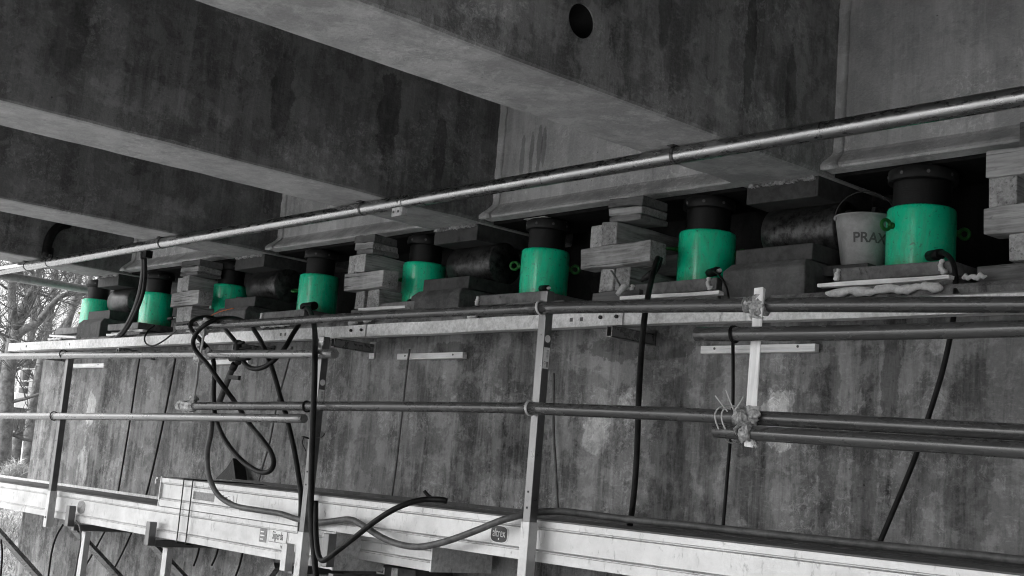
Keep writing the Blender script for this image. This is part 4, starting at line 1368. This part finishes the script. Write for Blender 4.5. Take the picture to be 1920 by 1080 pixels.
# thick hose dropping past the second post
t = thing('hydraulic_hose', 'thick black hose from the jack foot falling straight down past the second post', 'hose', (-6.690, 4.430, 0.225), HG_)
b = MB(); b.tube(smooth_path([(-8.686, 5.550, 1.187), (-8.482, 5.450, 1.189), (-8.033, 5.200, 1.084), (-7.279, 4.750, 0.880), (-6.776, 4.440, 0.688), (-6.714, 4.420, 0.486), (-6.683, 4.420, 0.224), (-6.680, 4.440, -0.033), (-6.650, 4.450, -0.287), (-6.622, 4.460, -0.443), (-6.565, 4.460, -0.595), (-6.525, 4.460, -0.715)], 8), .0185, 14)
b.build('hose_run', M['rubber'], t)
b = MB(); b.tube([(-8.810, 5.620, 1.238), (-8.619, 5.600, 1.239)], .033, 14); b.tube([(-8.792, 5.600, 1.182), (-8.699, 5.560, 1.215)], .02, 12); b.build('coupler', M['black'], t)

# loop with U-turn
hose('hydraulic_hose', [(-8.986, 5.200, 1.071), (-8.613, 4.900, 1.035), (-8.244, 4.600, 0.979), (-8.094, 4.420, 0.923), (-8.180, 4.380, 0.856), (-8.236, 4.380, 0.790), (-8.212, 4.380, 0.736), (-8.159, 4.390, 0.691), (-8.041, 4.400, 0.624), (-7.888, 4.410, 0.521), (-7.853, 4.550, 0.368), (-7.658, 4.560, 0.231),
                        (-7.391, 4.500, 0.137), (-7.183, 4.450, 0.058), (-7.083, 4.420, -0.007), (-7.072, 4.400, -0.058), (-7.150, 4.400, -0.079), (-7.262, 4.400, -0.067), (-7.433, 4.410, -0.023), (-7.617, 4.420, 0.053), (-7.799, 4.440, 0.148), (-8.107, 4.550, 0.268), (-8.179, 4.560, 0.406), (-8.214, 4.560, 0.577), (-8.247, 4.560, 0.668),
                        (-8.315, 4.550, 0.745), (-8.273, 4.460, 0.797), (-8.386, 4.440, 0.871), (-8.459, 4.460, 0.922), (-8.659, 4.600, 0.985), (-8.889, 4.800, 1.039), (-9.086, 5.000, 1.067)], .0165, M['rubber'],
     'black hose arcing over the rail and hanging in a big pointed loop', 'hose', HG_, 7)
hose('hydraulic_hose', [(-8.127, 4.540, 0.237), (-8.056, 4.500, 0.142), (-8.003, 4.460, 0.031), (-7.934, 4.440, -0.094), (-7.867, 4.440, -0.180), (-7.776, 4.460, -0.263), (-7.631, 4.500, -0.314), (-7.393, 4.520, -0.324), (-7.150, 4.550, -0.329), (-7.004, 4.570, -0.347), (-6.794, 4.580, -0.357),
                        (-6.582, 4.570, -0.331), (-6.379, 4.550, -0.307), (-6.182, 4.520, -0.336), (-5.993, 4.500, -0.378), (-5.814, 4.500, -0.403), (-5.623, 4.500, -0.398), (-5.401, 4.500, -0.346), (-5.214, 4.520, -0.279), (-5.034, 4.540, -0.209), (-4.940, 4.600, -0.170), (-4.928, 4.700, -0.151), (-4.852, 4.780, -0.138), (-4.697, 4.820, -0.139), (-4.455, 4.840, -0.144), (-4.090, 4.860, -0.143), (-3.664, 4.880, -0.145), (-3.171, 4.900, -0.145), (-2.688, 4.920, -0.144), (-2.263, 4.940, -0.146)],
     .0185, M['hosegrey'], 'grey hose sagging in front of the planks then lying along the deck', 'hose', HG_, 7)
hose('hydraulic_hose', [(-8.830, 4.900, 1.006), (-8.364, 4.700, 0.906), (-8.111, 4.620, 0.830), (-7.999, 4.600, 0.775)], .0165, M['rubber'], 'short black hose running down into the tap above the pale rail', 'hose', HG_)
hose('hydraulic_hose', [(-8.219, 4.800, 0.982), (-7.977, 4.700, 0.902), (-7.716, 4.620, 0.790), (-7.511, 4.580, 0.640), (-7.381, 4.560, 0.515), (-7.299, 4.560, 0.399), (-7.221, 4.560, 0.300), (-7.117, 4.580, 0.091), (-7.050, 4.595, -0.085), (-7.008, 4.597, -0.190), (-6.988, 4.598, -0.305), (-6.975, 4.598, -0.437)], .0165, M['rubber'], 'black hose slanting down right from the upper rail to the second post', 'hose', HG_)
hose('hydraulic_hose', [(-7.477, 4.750, 0.930), (-7.406, 4.660, 0.842), (-7.369, 4.600, 0.762), (-7.404, 4.580, 0.703), (-7.471, 4.570, 0.652), (-7.555, 4.560, 0.616), (-7.655, 4.560, 0.604), (-7.755, 4.560, 0.618), (-7.850, 4.570, 0.657)], .0165, M['rubber'], 'black hose curving under the pale rail and back up to the right', 'hose', HG_)
hose('hydraulic_hose', [(-6.643, 4.470, -0.222), (-6.602, 4.460, -0.362), (-6.556, 4.450, -0.469), (-6.491, 4.430, -0.535), (-6.434, 4.420, -0.554), (-6.377, 4.420, -0.533), (-6.288, 4.420, -0.482), (-6.161, 4.440, -0.394), (-6.028, 4.460, -0.301), (-5.890, 4.480, -0.222), (-5.817, 4.550, -0.169), (-5.764, 4.620, -0.145), (-5.680, 4.660, -0.139), (-5.656, 4.680, -0.145)], .0165, M['rubber'],
     'black hose with a sharp bend beside the second post, its end resting on the plank', 'hose', HG_)
b = MB(); b.tube(smooth_path([(-5.741, 4.660, -0.143), (-5.777, 4.640, -0.123), (-5.795, 4.620, -0.098)], 4), [.010] * 9, 10); tag(b.build('hose_clip', M['darksteel']), 'small steel clip sticking up from the hose end on the plank', 'clip')
# tap and rod
t = thing('brass_tap', 'dark valve tap clipped to the pale rail among the hoses', 'tap', (-7.902, 4.560, 0.708))
b = MB(); b.tube([(-7.963, 4.580, 0.802), (-7.902, 4.560, 0.642)], .024, 14); b.tube([(-8.002, 4.580, 0.747), (-7.772, 4.570, 0.752)], .009, 8); b.tube([(-7.978, 4.570, 0.782), (-7.872, 4.570, 0.791)], .011, 8); b.build('valve_body', M['darksteel'], t)
b = MB(); b.tube([(-8.004, 4.560, 0.680), (-7.760, 4.555, 0.683)], .022, 12); b.tube([(-7.938, 4.560, 0.642), (-7.966, 4.560, 0.605)], .026, 12); b.build('connector', M['darksteel'], t)
t = thing('steel_lance', 'dark steel rod with a side lever hanging below the tap', 'rod', (-7.986, 4.560, 0.501))
b = MB(); b.tube([(-7.943, 4.560, 0.635), (-8.002, 4.565, 0.569), (-8.109, 4.570, 0.382), (-8.124, 4.570, 0.352)], .021, 14); b.build('shaft', M['bearplate'], t)
b = MB(); b.bar((-7.979, 4.550, 0.548), (-7.832, 4.545, 0.540), .02, .03); b.build('lever', M['darksteel'], t)

# long hose from the jack right of the knotty stack
t = thing('hydraulic_hose', 'long thick black hose hanging from the jack down across the wall', 'hose', (-4.559, 5.000, 0.606), HG_)
b = MB(); b.tube(smooth_path([(-4.862, 5.420, 1.316), (-4.828, 5.360, 1.254), (-4.755, 5.250, 1.125), (-4.548, 5.000, 0.944), (-4.520, 4.960, 0.825), (-4.578, 5.020, 0.665), (-4.646, 5.100, 0.448), (-4.672, 5.140, 0.252), (-4.679, 5.150, 0.055), (-4.658, 5.120, -0.085), (-4.631, 5.080, -0.181)], 8), .0165, 14)
b.build('hose_run', M['rubber'], t)
b = MB(); b.tube([(-4.943, 5.400, 1.197), (-4.908, 5.400, 1.210), (-4.878, 5.400, 1.239)], [.016, .022, .014], 12); b.tube([(-4.959, 5.400, 1.186), (-4.940, 5.400, 1.200)], .012, 10)
b.build('coupler', M['darksteel'], t)
hose('hydraulic_hose', [(-4.856, 5.440, 1.319), (-4.854, 5.420, 1.266), (-4.901, 5.420, 1.207)], .012, M['rubber'], 'short black hose stub leaning on the knotty timber stack', 'hose', HG_)
# largest jack's hose
t = thing('hydraulic_hose', 'black hose leaving the foot of the largest jack and slanting down the wall', 'hose', (-2.985, 5.300, 0.971), HG_)
b = MB(); b.tube(smooth_path([(-3.239, 5.600, 1.237), (-3.166, 5.540, 1.239), (-3.081, 5.460, 1.198), (-3.033, 5.420, 1.142), (-3.011, 5.400, 1.062), (-2.956, 5.300, 0.969), (-2.916, 5.220, 0.878), (-2.933, 5.220, 0.764), (-2.975, 5.240, 0.625), (-3.023, 5.250, 0.483), (-3.059, 5.260, 0.388), (-3.118, 5.280, 0.244), (-3.169, 5.280, 0.117), (-3.211, 5.260, -0.011), (-3.250, 5.220, -0.162)], 8), .0125, 12)
b.build('hose_run', M['rubber'], t)
b = MB(); b.tube([(-3.282, 5.630, 1.248), (-3.177, 5.550, 1.236)], .026, 14); b.build('coupler', M['black'], t)
# other couplers on the jacks
for (pa, pb, r, w) in [((-4.647, 5.620, 1.249), (-4.521, 5.540, 1.240), .024, 'of the jack left of the nearest roller'), ((-6.029, 5.620, 1.237), (-5.884, 5.540, 1.219), .020, 'of the jack above the tallest post'), ((-7.413, 5.620, 1.215), (-7.278, 5.560, 1.199), .020, 'of the jack beside the middle stack'),
                       ((-11.094, 5.620, 1.228), (-10.874, 5.560, 1.221), .016, 'of the jack right of the hanging cables')]:
    t = thing('hose_coupler', 'round dark hose coupler at the foot ' + w, 'coupler', pa, 'hose couplers at the jack feet')
    b = MB(); b.tube([pa, pb], r, 16); b.build('socket', M['black'], t)
    b = MB(); b.tube([pb, Vector(pb) + (Vector(pb) - Vector(pa)) * .25], r * .45, 12); b.build('pin', M['galv'], t)
WG = 'thin cables hanging against the wall'
hose('cable', [(-4.535, 5.520, 1.237), (-4.464, 5.480, 1.205), (-4.391, 5.440, 1.150), (-4.334, 5.400, 1.096), (-4.288, 5.360, 1.039)], .006, M['rubber'], 'thin wire curling from the jack foot over the batten left of the concrete pedestal', 'cable', WG)
hose('cable', [(-4.138, 5.220, 0.821), (-4.174, 5.280, 0.692), (-4.168, 5.290, 0.472), (-4.172, 5.290, 0.281), (-4.179, 5.290, 0.091), (-4.164, 5.260, -0.164)], .009, M['rubber'], 'black cable hanging straight behind the white stake', 'cable', WG)
hose('cable', [(-6.915, 5.280, 0.815), (-6.951, 5.300, 0.691), (-6.974, 5.310, 0.331), (-6.970, 5.300, 0.045), (-6.947, 5.270, -0.185)], .007, M['hosegrey'], 'grey cable hanging past the wall batten between the two middle posts', 'cable', WG)
hose('cable', [(-5.521, 5.300, 0.647), (-5.497, 5.310, 0.332), (-5.441, 5.300, 0.084), (-5.366, 5.270, -0.157)], .008, M['hosegrey'], 'grey cable hanging just right of the tallest post', 'cable', WG)
hose('cable', [(-10.922, 5.300, 0.848), (-10.964, 5.310, 0.655), (-10.982, 5.310, 0.293), (-11.014, 5.310, -0.092), (-11.002, 5.290, -0.401)], .008, M['rubber'], 'dark cable on the wall, the one nearer the post by the trees', 'cable', WG)
hose('cable', [(-10.245, 5.300, 0.837), (-10.289, 5.310, 0.629), (-10.358, 5.310, 0.212), (-10.443, 5.310, -0.182), (-10.465, 5.290, -0.400)], .009, M['rubber'], 'dark cable on the wall ending at the left end of the upper plank', 'cable', WG)
hose('cable', [(-8.374, 5.280, 0.864), (-8.463, 5.300, 0.664), (-8.547, 5.310, 0.440), (-8.599, 5.310, 0.133), (-8.645, 5.300, -0.052), (-8.647, 5.280, -0.179)], .008, M['hosegrey'], 'grey cable on the wall behind the big pointed hose loop', 'cable', WG)
for k, (p, q) in enumerate([((-11.159, 5.300, -0.720), (-11.618, 5.300, -1.218)), ((-10.655, 5.300, -0.706), (-10.928, 5.300, -1.073)), ((-9.461, 5.300, -0.725), (-9.519, 5.300, -0.887)), ((-9.166, 5.300, -0.715), (-9.235, 5.300, -0.854)), ((-8.793, 5.300, -0.712), (-8.868, 5.300, -0.917))]):
    hose('cable', [p, (Vector(p) + Vector(q)) / 2 + Vector((.01, 0, 0)), q], .008, M['rubber'], 'dark cable continuing down the wall below the lower plank, ' + ['nearest the trees', 'second from the trees', 'below the strapped plank end', 'in the middle of the five', 'nearest the owner sign'][k], 'cable', WG)
hose('cable', [(-10.315, 4.520, -0.653), (-10.364, 4.500, -0.748), (-10.416, 4.500, -0.881), (-10.420, 4.500, -1.095)], .008, M['rubber'], 'black cord hanging from the trestle by the first post, outer side', 'cord')
hose('cable', [(-10.253, 4.600, -0.611), (-10.165, 4.600, -0.664), (-10.123, 4.600, -0.767), (-10.138, 4.600, -0.916), (-10.152, 4.600, -1.065)], .007, M['hosegrey'], 'grey cord hanging below the lower plank right of the first trestle', 'cord')
hose('cable', [(-11.814, 4.620, -0.902), (-11.742, 4.620, -1.028), (-11.704, 4.620, -1.235)], .009, M['rubber'], 'black cord at the lowest left below the lower plank', 'cord')
# hanging bundle from the pipe
for k, ox in enumerate((0.0, .042, -.035)):
    hose('cable', [Vector(q) + Vector((ox * w_, 0, 0)) for q, w_ in (((-10.137, 4.830, 1.633), .8), ((-10.348, 4.950, 1.559), .8), ((-10.479, 5.020, 1.485), 1), ((-10.658, 5.100, 1.365), 1.2), ((-10.850, 5.160, 1.239), 1.1), ((-11.072, 5.220, 1.135), 1), ((-11.316, 5.280, 1.057), 1), ((-11.574, 5.330, 1.000), 1))],
         .017 if k < 2 else .010, M['rubber'] if k < 2 else M['hosegrey'],
         ['thick black cable hanging from the steel pipe by the outer girders, left one', 'thick black cable hanging from the steel pipe by the outer girders, right one', 'thin grey cable beside the two thick ones hanging from the steel pipe'][k], 'cable', 'cables hanging from the steel pipe')
b = MB(); b.obox((-9.984, 4.800, 1.612), (.03, 0, 0), (0, .03, 0), (0, 0, .03)); b.tube([(-10.062, 4.800, 1.650), (-10.044, 4.800, 1.585)], .03, 10)
tag(b.build('cable_clamp', M['black']), 'black clamp holding the hanging cables on the steel pipe', 'clamp')
# thin cable loop on the ledger, orange wire
hose('cable', [(-9.439, 4.900, 1.001), (-9.683, 4.950, 0.950), (-9.886, 4.980, 0.902), (-10.079, 5.000, 0.873), (-10.230, 5.010, 0.891), (-10.304, 5.020, 0.945), (-10.313, 5.050, 1.014), (-10.307, 5.100, 1.067)], .007, M['rubber'], 'thin black cable making a small loop over the ledger', 'cable', WG)
hose('cable', [(-9.987, 5.420, 1.157), (-9.910, 5.410, 1.181), (-9.806, 5.410, 1.204), (-9.667, 5.410, 1.221), (-9.599, 5.440, 1.236)], .0036, M['orange'], 'thin orange wire across the foot of the third jack from the trees', 'wire')
# stray fittings on the ledger
b = MB()
p = Vector((-5.073, 5.330, 1.100))
b.tube([p, Vector((-5.055, 5.360, 1.151)), Vector((-5.041, 5.370, 1.167))], [.016, .022, .018], 12)
tag(b.build('steel_nozzle', M['galv']), 'grey nozzle lying at the bottom of the knotty timber stack', 'nozzle')
b = MB(); b.bar((-5.176, 5.370, 1.257), (-5.071, 5.360, 1.142), .02, .004); tag(b.build('loose_strip', M['timber']), 'thin loose strip leaning on the two bottom timbers of the knotty stack', 'strip')
b = MB()
wv = [(-9.136, 5.190, -0.178), (-8.827, 5.190, -0.174), (-8.924, 5.220, -0.075), (-8.994, 5.240, -0.006), (-9.044, 5.220, -0.089)]
b.add([Vector(q) for q in wv] + [Vector(q) + Vector((.02, .09, 0)) for q in wv], [(0, 1, 2, 3, 4), (9, 8, 7, 6, 5)] + [(i, i + 5, (i + 1) % 5 + 5, (i + 1) % 5) for i in range(5)])
tag(b.build('rubber_wedge', M['black']), 'pointed black rubber piece standing on the upper plank against the wall', 'wedge')

# ================================================================== trees, fence and slope beyond the bridge edge
def bough(b, path, r0, r1, n=10, jit=.05):
    P = smooth_path(path, 5)
    k = len(P)
    rs = [r0 + (r1 - r0) * i / (k - 1) for i in range(k)]
    b.tube(P, rs, n, True, jit)
    return P, rs


def sprout(b, p, d, L, r, depth, rnd, n=5):
    """a bare branch with side twigs, wandering"""
    k = 5
    pts = [Vector(p)]
    d = Vector(d).normalized()
    for i in range(k):
        d = (d + Vector((rnd.uniform(-1, 1), rnd.uniform(-1, 1), rnd.uniform(-.6, 1))) * .28).normalized()
        pts.append(pts[-1] + d * (L / k))
    b.tube(pts, [r * (1 - .75 * i / k) for i in range(k + 1)], n if depth > 1 else 4, False)
    if depth > 0:
        for i in range(1, k + 1):
            for q in range(2 if depth > 1 else 2):
                if rnd.random() < .85:
                    dd = (d + Vector((rnd.uniform(-1, 1), rnd.uniform(-1, 1), rnd.uniform(-.5, .9))) * 1.0).normalized()
                    sprout(b, pts[i], dd, L * rnd.uniform(.45, .7), r * .45, depth - 1, rnd, n)


def bare_tree(label, limbs, seed, twigs=10, depth=3):
    """limbs: list of (path, r0, r1); the first is the trunk"""
    rnd = random.Random(seed)
    base = Vector(limbs[0][0][0])
    t = thing('bare_tree', label, 'tree', base, 'bare trees beyond the bridge edge')
    random.seed(seed)
    tw = MB()
    for k, (path, r0, r1) in enumerate(limbs):
        b = MB()
        P, rs = bough(b, path, r0, r1, 12)
        b.build('trunk' if k == 0 else 'limb', M['bark'], t)
        for q in range(twigs):
            i = rnd.randrange(len(P) // 3, len(P))
            d = Vector((rnd.uniform(-1, 1), rnd.uniform(-1, 1), rnd.uniform(-.3, 1)))
            sprout(tw, P[i], d, rnd.uniform(.7, 1.7), max(.012, rs[i] * .28), depth, rnd)
    stuff(tw.build('twigs', M['twig'], t, fix=False))
    return t


bare_tree('thick forked bare tree closest to the bridge edge', [
    ([(-19.500, 7.569, -1.084), (-19.500, 7.497, -0.457), (-19.500, 7.438, 0.254), (-19.600, 7.427, 0.895), (-19.600, 7.440, 1.384), (-19.600, 7.455, 1.631)], .135, .095),
    ([(-19.600, 7.452, 1.589), (-19.700, 7.532, 1.834), (-19.800, 7.635, 2.095), (-19.900, 7.717, 2.280), (-20.000, 7.676, 2.381), (-20.000, 7.558, 2.496), (-20.000, 7.496, 2.824)], .09, .05),
    ([(-19.600, 7.449, 1.614), (-19.600, 7.373, 1.865), (-19.600, 7.307, 2.224), (-19.600, 7.288, 2.592), (-19.600, 7.237, 3.079)], .075, .045),
    ([(-19.600, 7.468, 1.534), (-19.500, 7.543, 1.656), (-19.300, 7.660, 1.780), (-19.200, 7.753, 2.003), (-19.100, 7.899, 2.218), (-19.000, 8.186, 2.282)], .07, .03),
    ([(-19.800, 7.645, 2.146), (-19.900, 7.752, 2.396), (-20.000, 7.824, 2.669), (-20.000, 7.766, 2.958)], .055, .03)], 4, 6, 2)
bare_tree('slender bare tree right of the thick forked one', [
    ([(-23.000, 9.344, -1.260), (-23.000, 9.271, -0.321), (-23.000, 9.244, 0.438), (-23.000, 9.262, 0.871), (-23.000, 9.282, 1.365), (-23.000, 9.324, 1.779), (-23.000, 9.293, 2.145)], .105, .085),
    ([(-23.000, 9.296, 2.126), (-23.000, 9.323, 2.434), (-23.000, 9.323, 2.651), (-23.000, 9.308, 3.053), (-23.000, 9.321, 3.472)], .075, .045),
    ([(-23.000, 9.291, 2.086), (-23.200, 9.220, 2.339), (-23.300, 9.169, 2.572), (-23.400, 9.129, 2.790), (-23.400, 9.010, 3.147)], .06, .03)], 9, 6, 2)
rnd = random.Random(31)
for k in range(8):
    xx = rnd.uniform(-40, -26); pxx = -28 + k * 28 + rnd.uniform(-8, 8)
    base = Vector((-30.000, 11.519, -0.947)) * 0
    d0 = Vector((-30.000, 11.005, -0.738)); d1 = Vector((-30.000, 14.024, -0.281))
    q = (pxx + 40) / 240
    g = d0 * (1 - q) + d1 * q
    s = xx / -30
    g = Vector((xx, g.y * s, 0)); g.z = hill(g.x, g.y) - .1
    H = rnd.uniform(5, 8)
    lean = rnd.uniform(-.5, .5)
    bare_tree('distant thin bare tree far behind the forked trunk beyond the bridge edge', [([g, g + Vector((0, lean * .3, H * .35)), g + Vector((.1, lean, H * .7)), g + Vector((0, lean * 1.3, H))], rnd.uniform(.10, .18), .04),
              ([g + Vector((0, lean * .3, H * .35)), g + Vector((.2, lean + .9, H * .6)), g + Vector((.2, lean + 1.5, H * .85))], .07, .02)], 50 + k, 4, 2)

# brushwood mass behind the trunks: short crossing twigs and old leaves
rnd = random.Random(77)
b = MB()
for k in range(8000):
    x = rnd.uniform(-34, -25)
    s = -x / 30.0
    q = rnd.random() ** .8
    yy = (Vector((-30.000, 12.339, 0.849)).y + (Vector((-30.000, 13.815, 1.777)).y - Vector((-30.000, 12.339, 0.849)).y) * q) * s + rnd.uniform(-.2, .2)
    top = 0.9 + 2.2 * q + .8 * noise.noise(Vector((yy * .8, x * .5, 1)))
    zz = hill(x, yy) + rnd.random() ** .8 * (top + .6)
    p = Vector((x, yy, zz))
    if rnd.random() < .55:
        d = Vector((rnd.uniform(-1, 1), rnd.uniform(-1, 1), rnd.uniform(-.4, 1))).normalized() * rnd.uniform(.15, .6)
        w_ = d.cross(Vector((rnd.uniform(-1, 1), rnd.uniform(-1, 1), .3))).normalized() * .012
        b.add([p - w_, p + w_, p + d], [(0, 1, 2)])
    else:
        u = Vector((rnd.uniform(-1, 1), rnd.uniform(-1, 1), rnd.uniform(-1, 1))).normalized() * rnd.uniform(.04, .09)
        w_ = u.cross(Vector((rnd.uniform(-1, 1), rnd.uniform(-1, 1), .5))).normalized() * .05
        b.add([p - u, p + w_, p + u, p - w_], [(0, 1, 2, 3)])
o = b.build('brushwood', M['brush'], fix=False)
stuff(tag(o, 'tangled grey brushwood behind the bare trunks', 'brushwood'))

# fence and low pale wall beyond the trees
t = thing('metal_fence', 'pale tubular fence beyond the bare trunks', 'fence', (-26.000, 10.174, 0.899))
for (p, q) in (((-26.000, 10.085, 1.538), (-26.000, 10.091, 0.869)), ((-26.500, 10.709, 1.553), (-26.500, 10.716, 1.008)), ((-25.500, 9.593, 1.514), (-25.500, 9.606, 0.822))):
    b = MB(); b.tube([p, q], .022, 8); b.build('fence_post', M['white'], t)
for (p, q) in (((-25.500, 9.538, 1.381), (-26.600, 10.898, 1.475)), ((-25.500, 9.552, 1.131), (-26.600, 10.909, 1.230)), ((-25.500, 9.549, 1.004), (-26.600, 10.903, 1.106))):
    b = MB(); b.tube([p, q], .018, 8); b.build('fence_bar', M['white'], t)
t = thing('low_wall', 'low pale garden wall with a dark slatted foot beyond the trunks', 'wall', (-25.000, 9.868, 0.252))
b = MB()
c0 = Vector((-25.000, 9.630, 0.766)); c1 = Vector((-25.600, 10.420, 0.799)); d0 = Vector((-25.000, 9.654, 0.593)); 
zt, zb = c0.z + .13, Vector((-25.000, 9.651, 0.614)).z
b.obox(((c0.x + c1.x) / 2, (c0.y + c1.y) / 2, (zt + zb) / 2), ((c1.x - c0.x) / 2, (c1.y - c0.y) / 2, 0), (-.12, 0, 0), (0, 0, (zt - zb) / 2))
b.build('coping', M['white'], t)
for k in range(14):
    q = (k + .5) / 14
    p = c0.lerp(c1, q)
    b = MB(); b.box((p.x - .05, p.y - .018, zb - .45), (p.x + .02, p.y + .018, zb - .003)); b.build('slat', M['hosegrey'], t)

# dry grass on the slope
rnd = random.Random(5)
b = MB()
for k in range(16000):
    x = -13.9 - 9 * rnd.random() ** 1.2
    ya = Vector((-16.000, 5.824, -0.524)).y * (-x / 16.0); yb_ = Vector((-16.000, 6.880, -0.460)).y * (-x / 16.0)
    y = rnd.uniform(ya, yb_)
    z = hill(x, y)
    h = rnd.uniform(.05, .22) * (1.0 + .6 * noise.noise(Vector((x, y, 0))))
    d = Vector((rnd.uniform(-1, 1), rnd.uniform(-1, 1), rnd.uniform(.1, 1.0))).normalized() * h
    w_ = Vector((-d.y, d.x, 0)).normalized() * .004 if (d.x or d.y) else Vector((.004, 0, 0))
    p = Vector((x, y, z - .01))
    m_ = p + d * .55 + Vector((0, 0, h * .1))
    e = p + d - Vector((0, 0, h * .25))
    b.add([p - w_, p + w_, m_ + w_ * .7, m_ - w_ * .7, e], [(0, 1, 2, 3), (3, 2, 4)])
o = b.build('dry_grass', M['drygrass'], fix=False)
stuff(tag(o, 'dry straw-like grass on the slope beyond the wall end', 'grass'))
# heap of pale straw
c = Vector((-15.200, 6.011, -0.382))
b = MB()
for k in range(4200):
    a = rnd.uniform(0, 6.283); q = rnd.random() ** .55
    p = c + Vector((cos(a) * q * .18, sin(a) * q * .18, -.14 + .27 * (1 - q * q) * rnd.random() + rnd.uniform(-.03, .03)))
    d = Vector((cos(a) + rnd.uniform(-1, 1), sin(a) + rnd.uniform(-1, 1), rnd.uniform(-.5, 1.0))).normalized() * rnd.uniform(.05, .13)
    w_ = d.cross(Vector((rnd.uniform(-1, 1), .3, 1))).normalized() * .0045
    b.add([p - w_, p + w_, p + d], [(0, 1, 2)])
o = b.build('straw_tuft', M['straw'], fix=False)
tag(o, 'pale clump of cut straw at the wall end above the lower plank', 'straw')
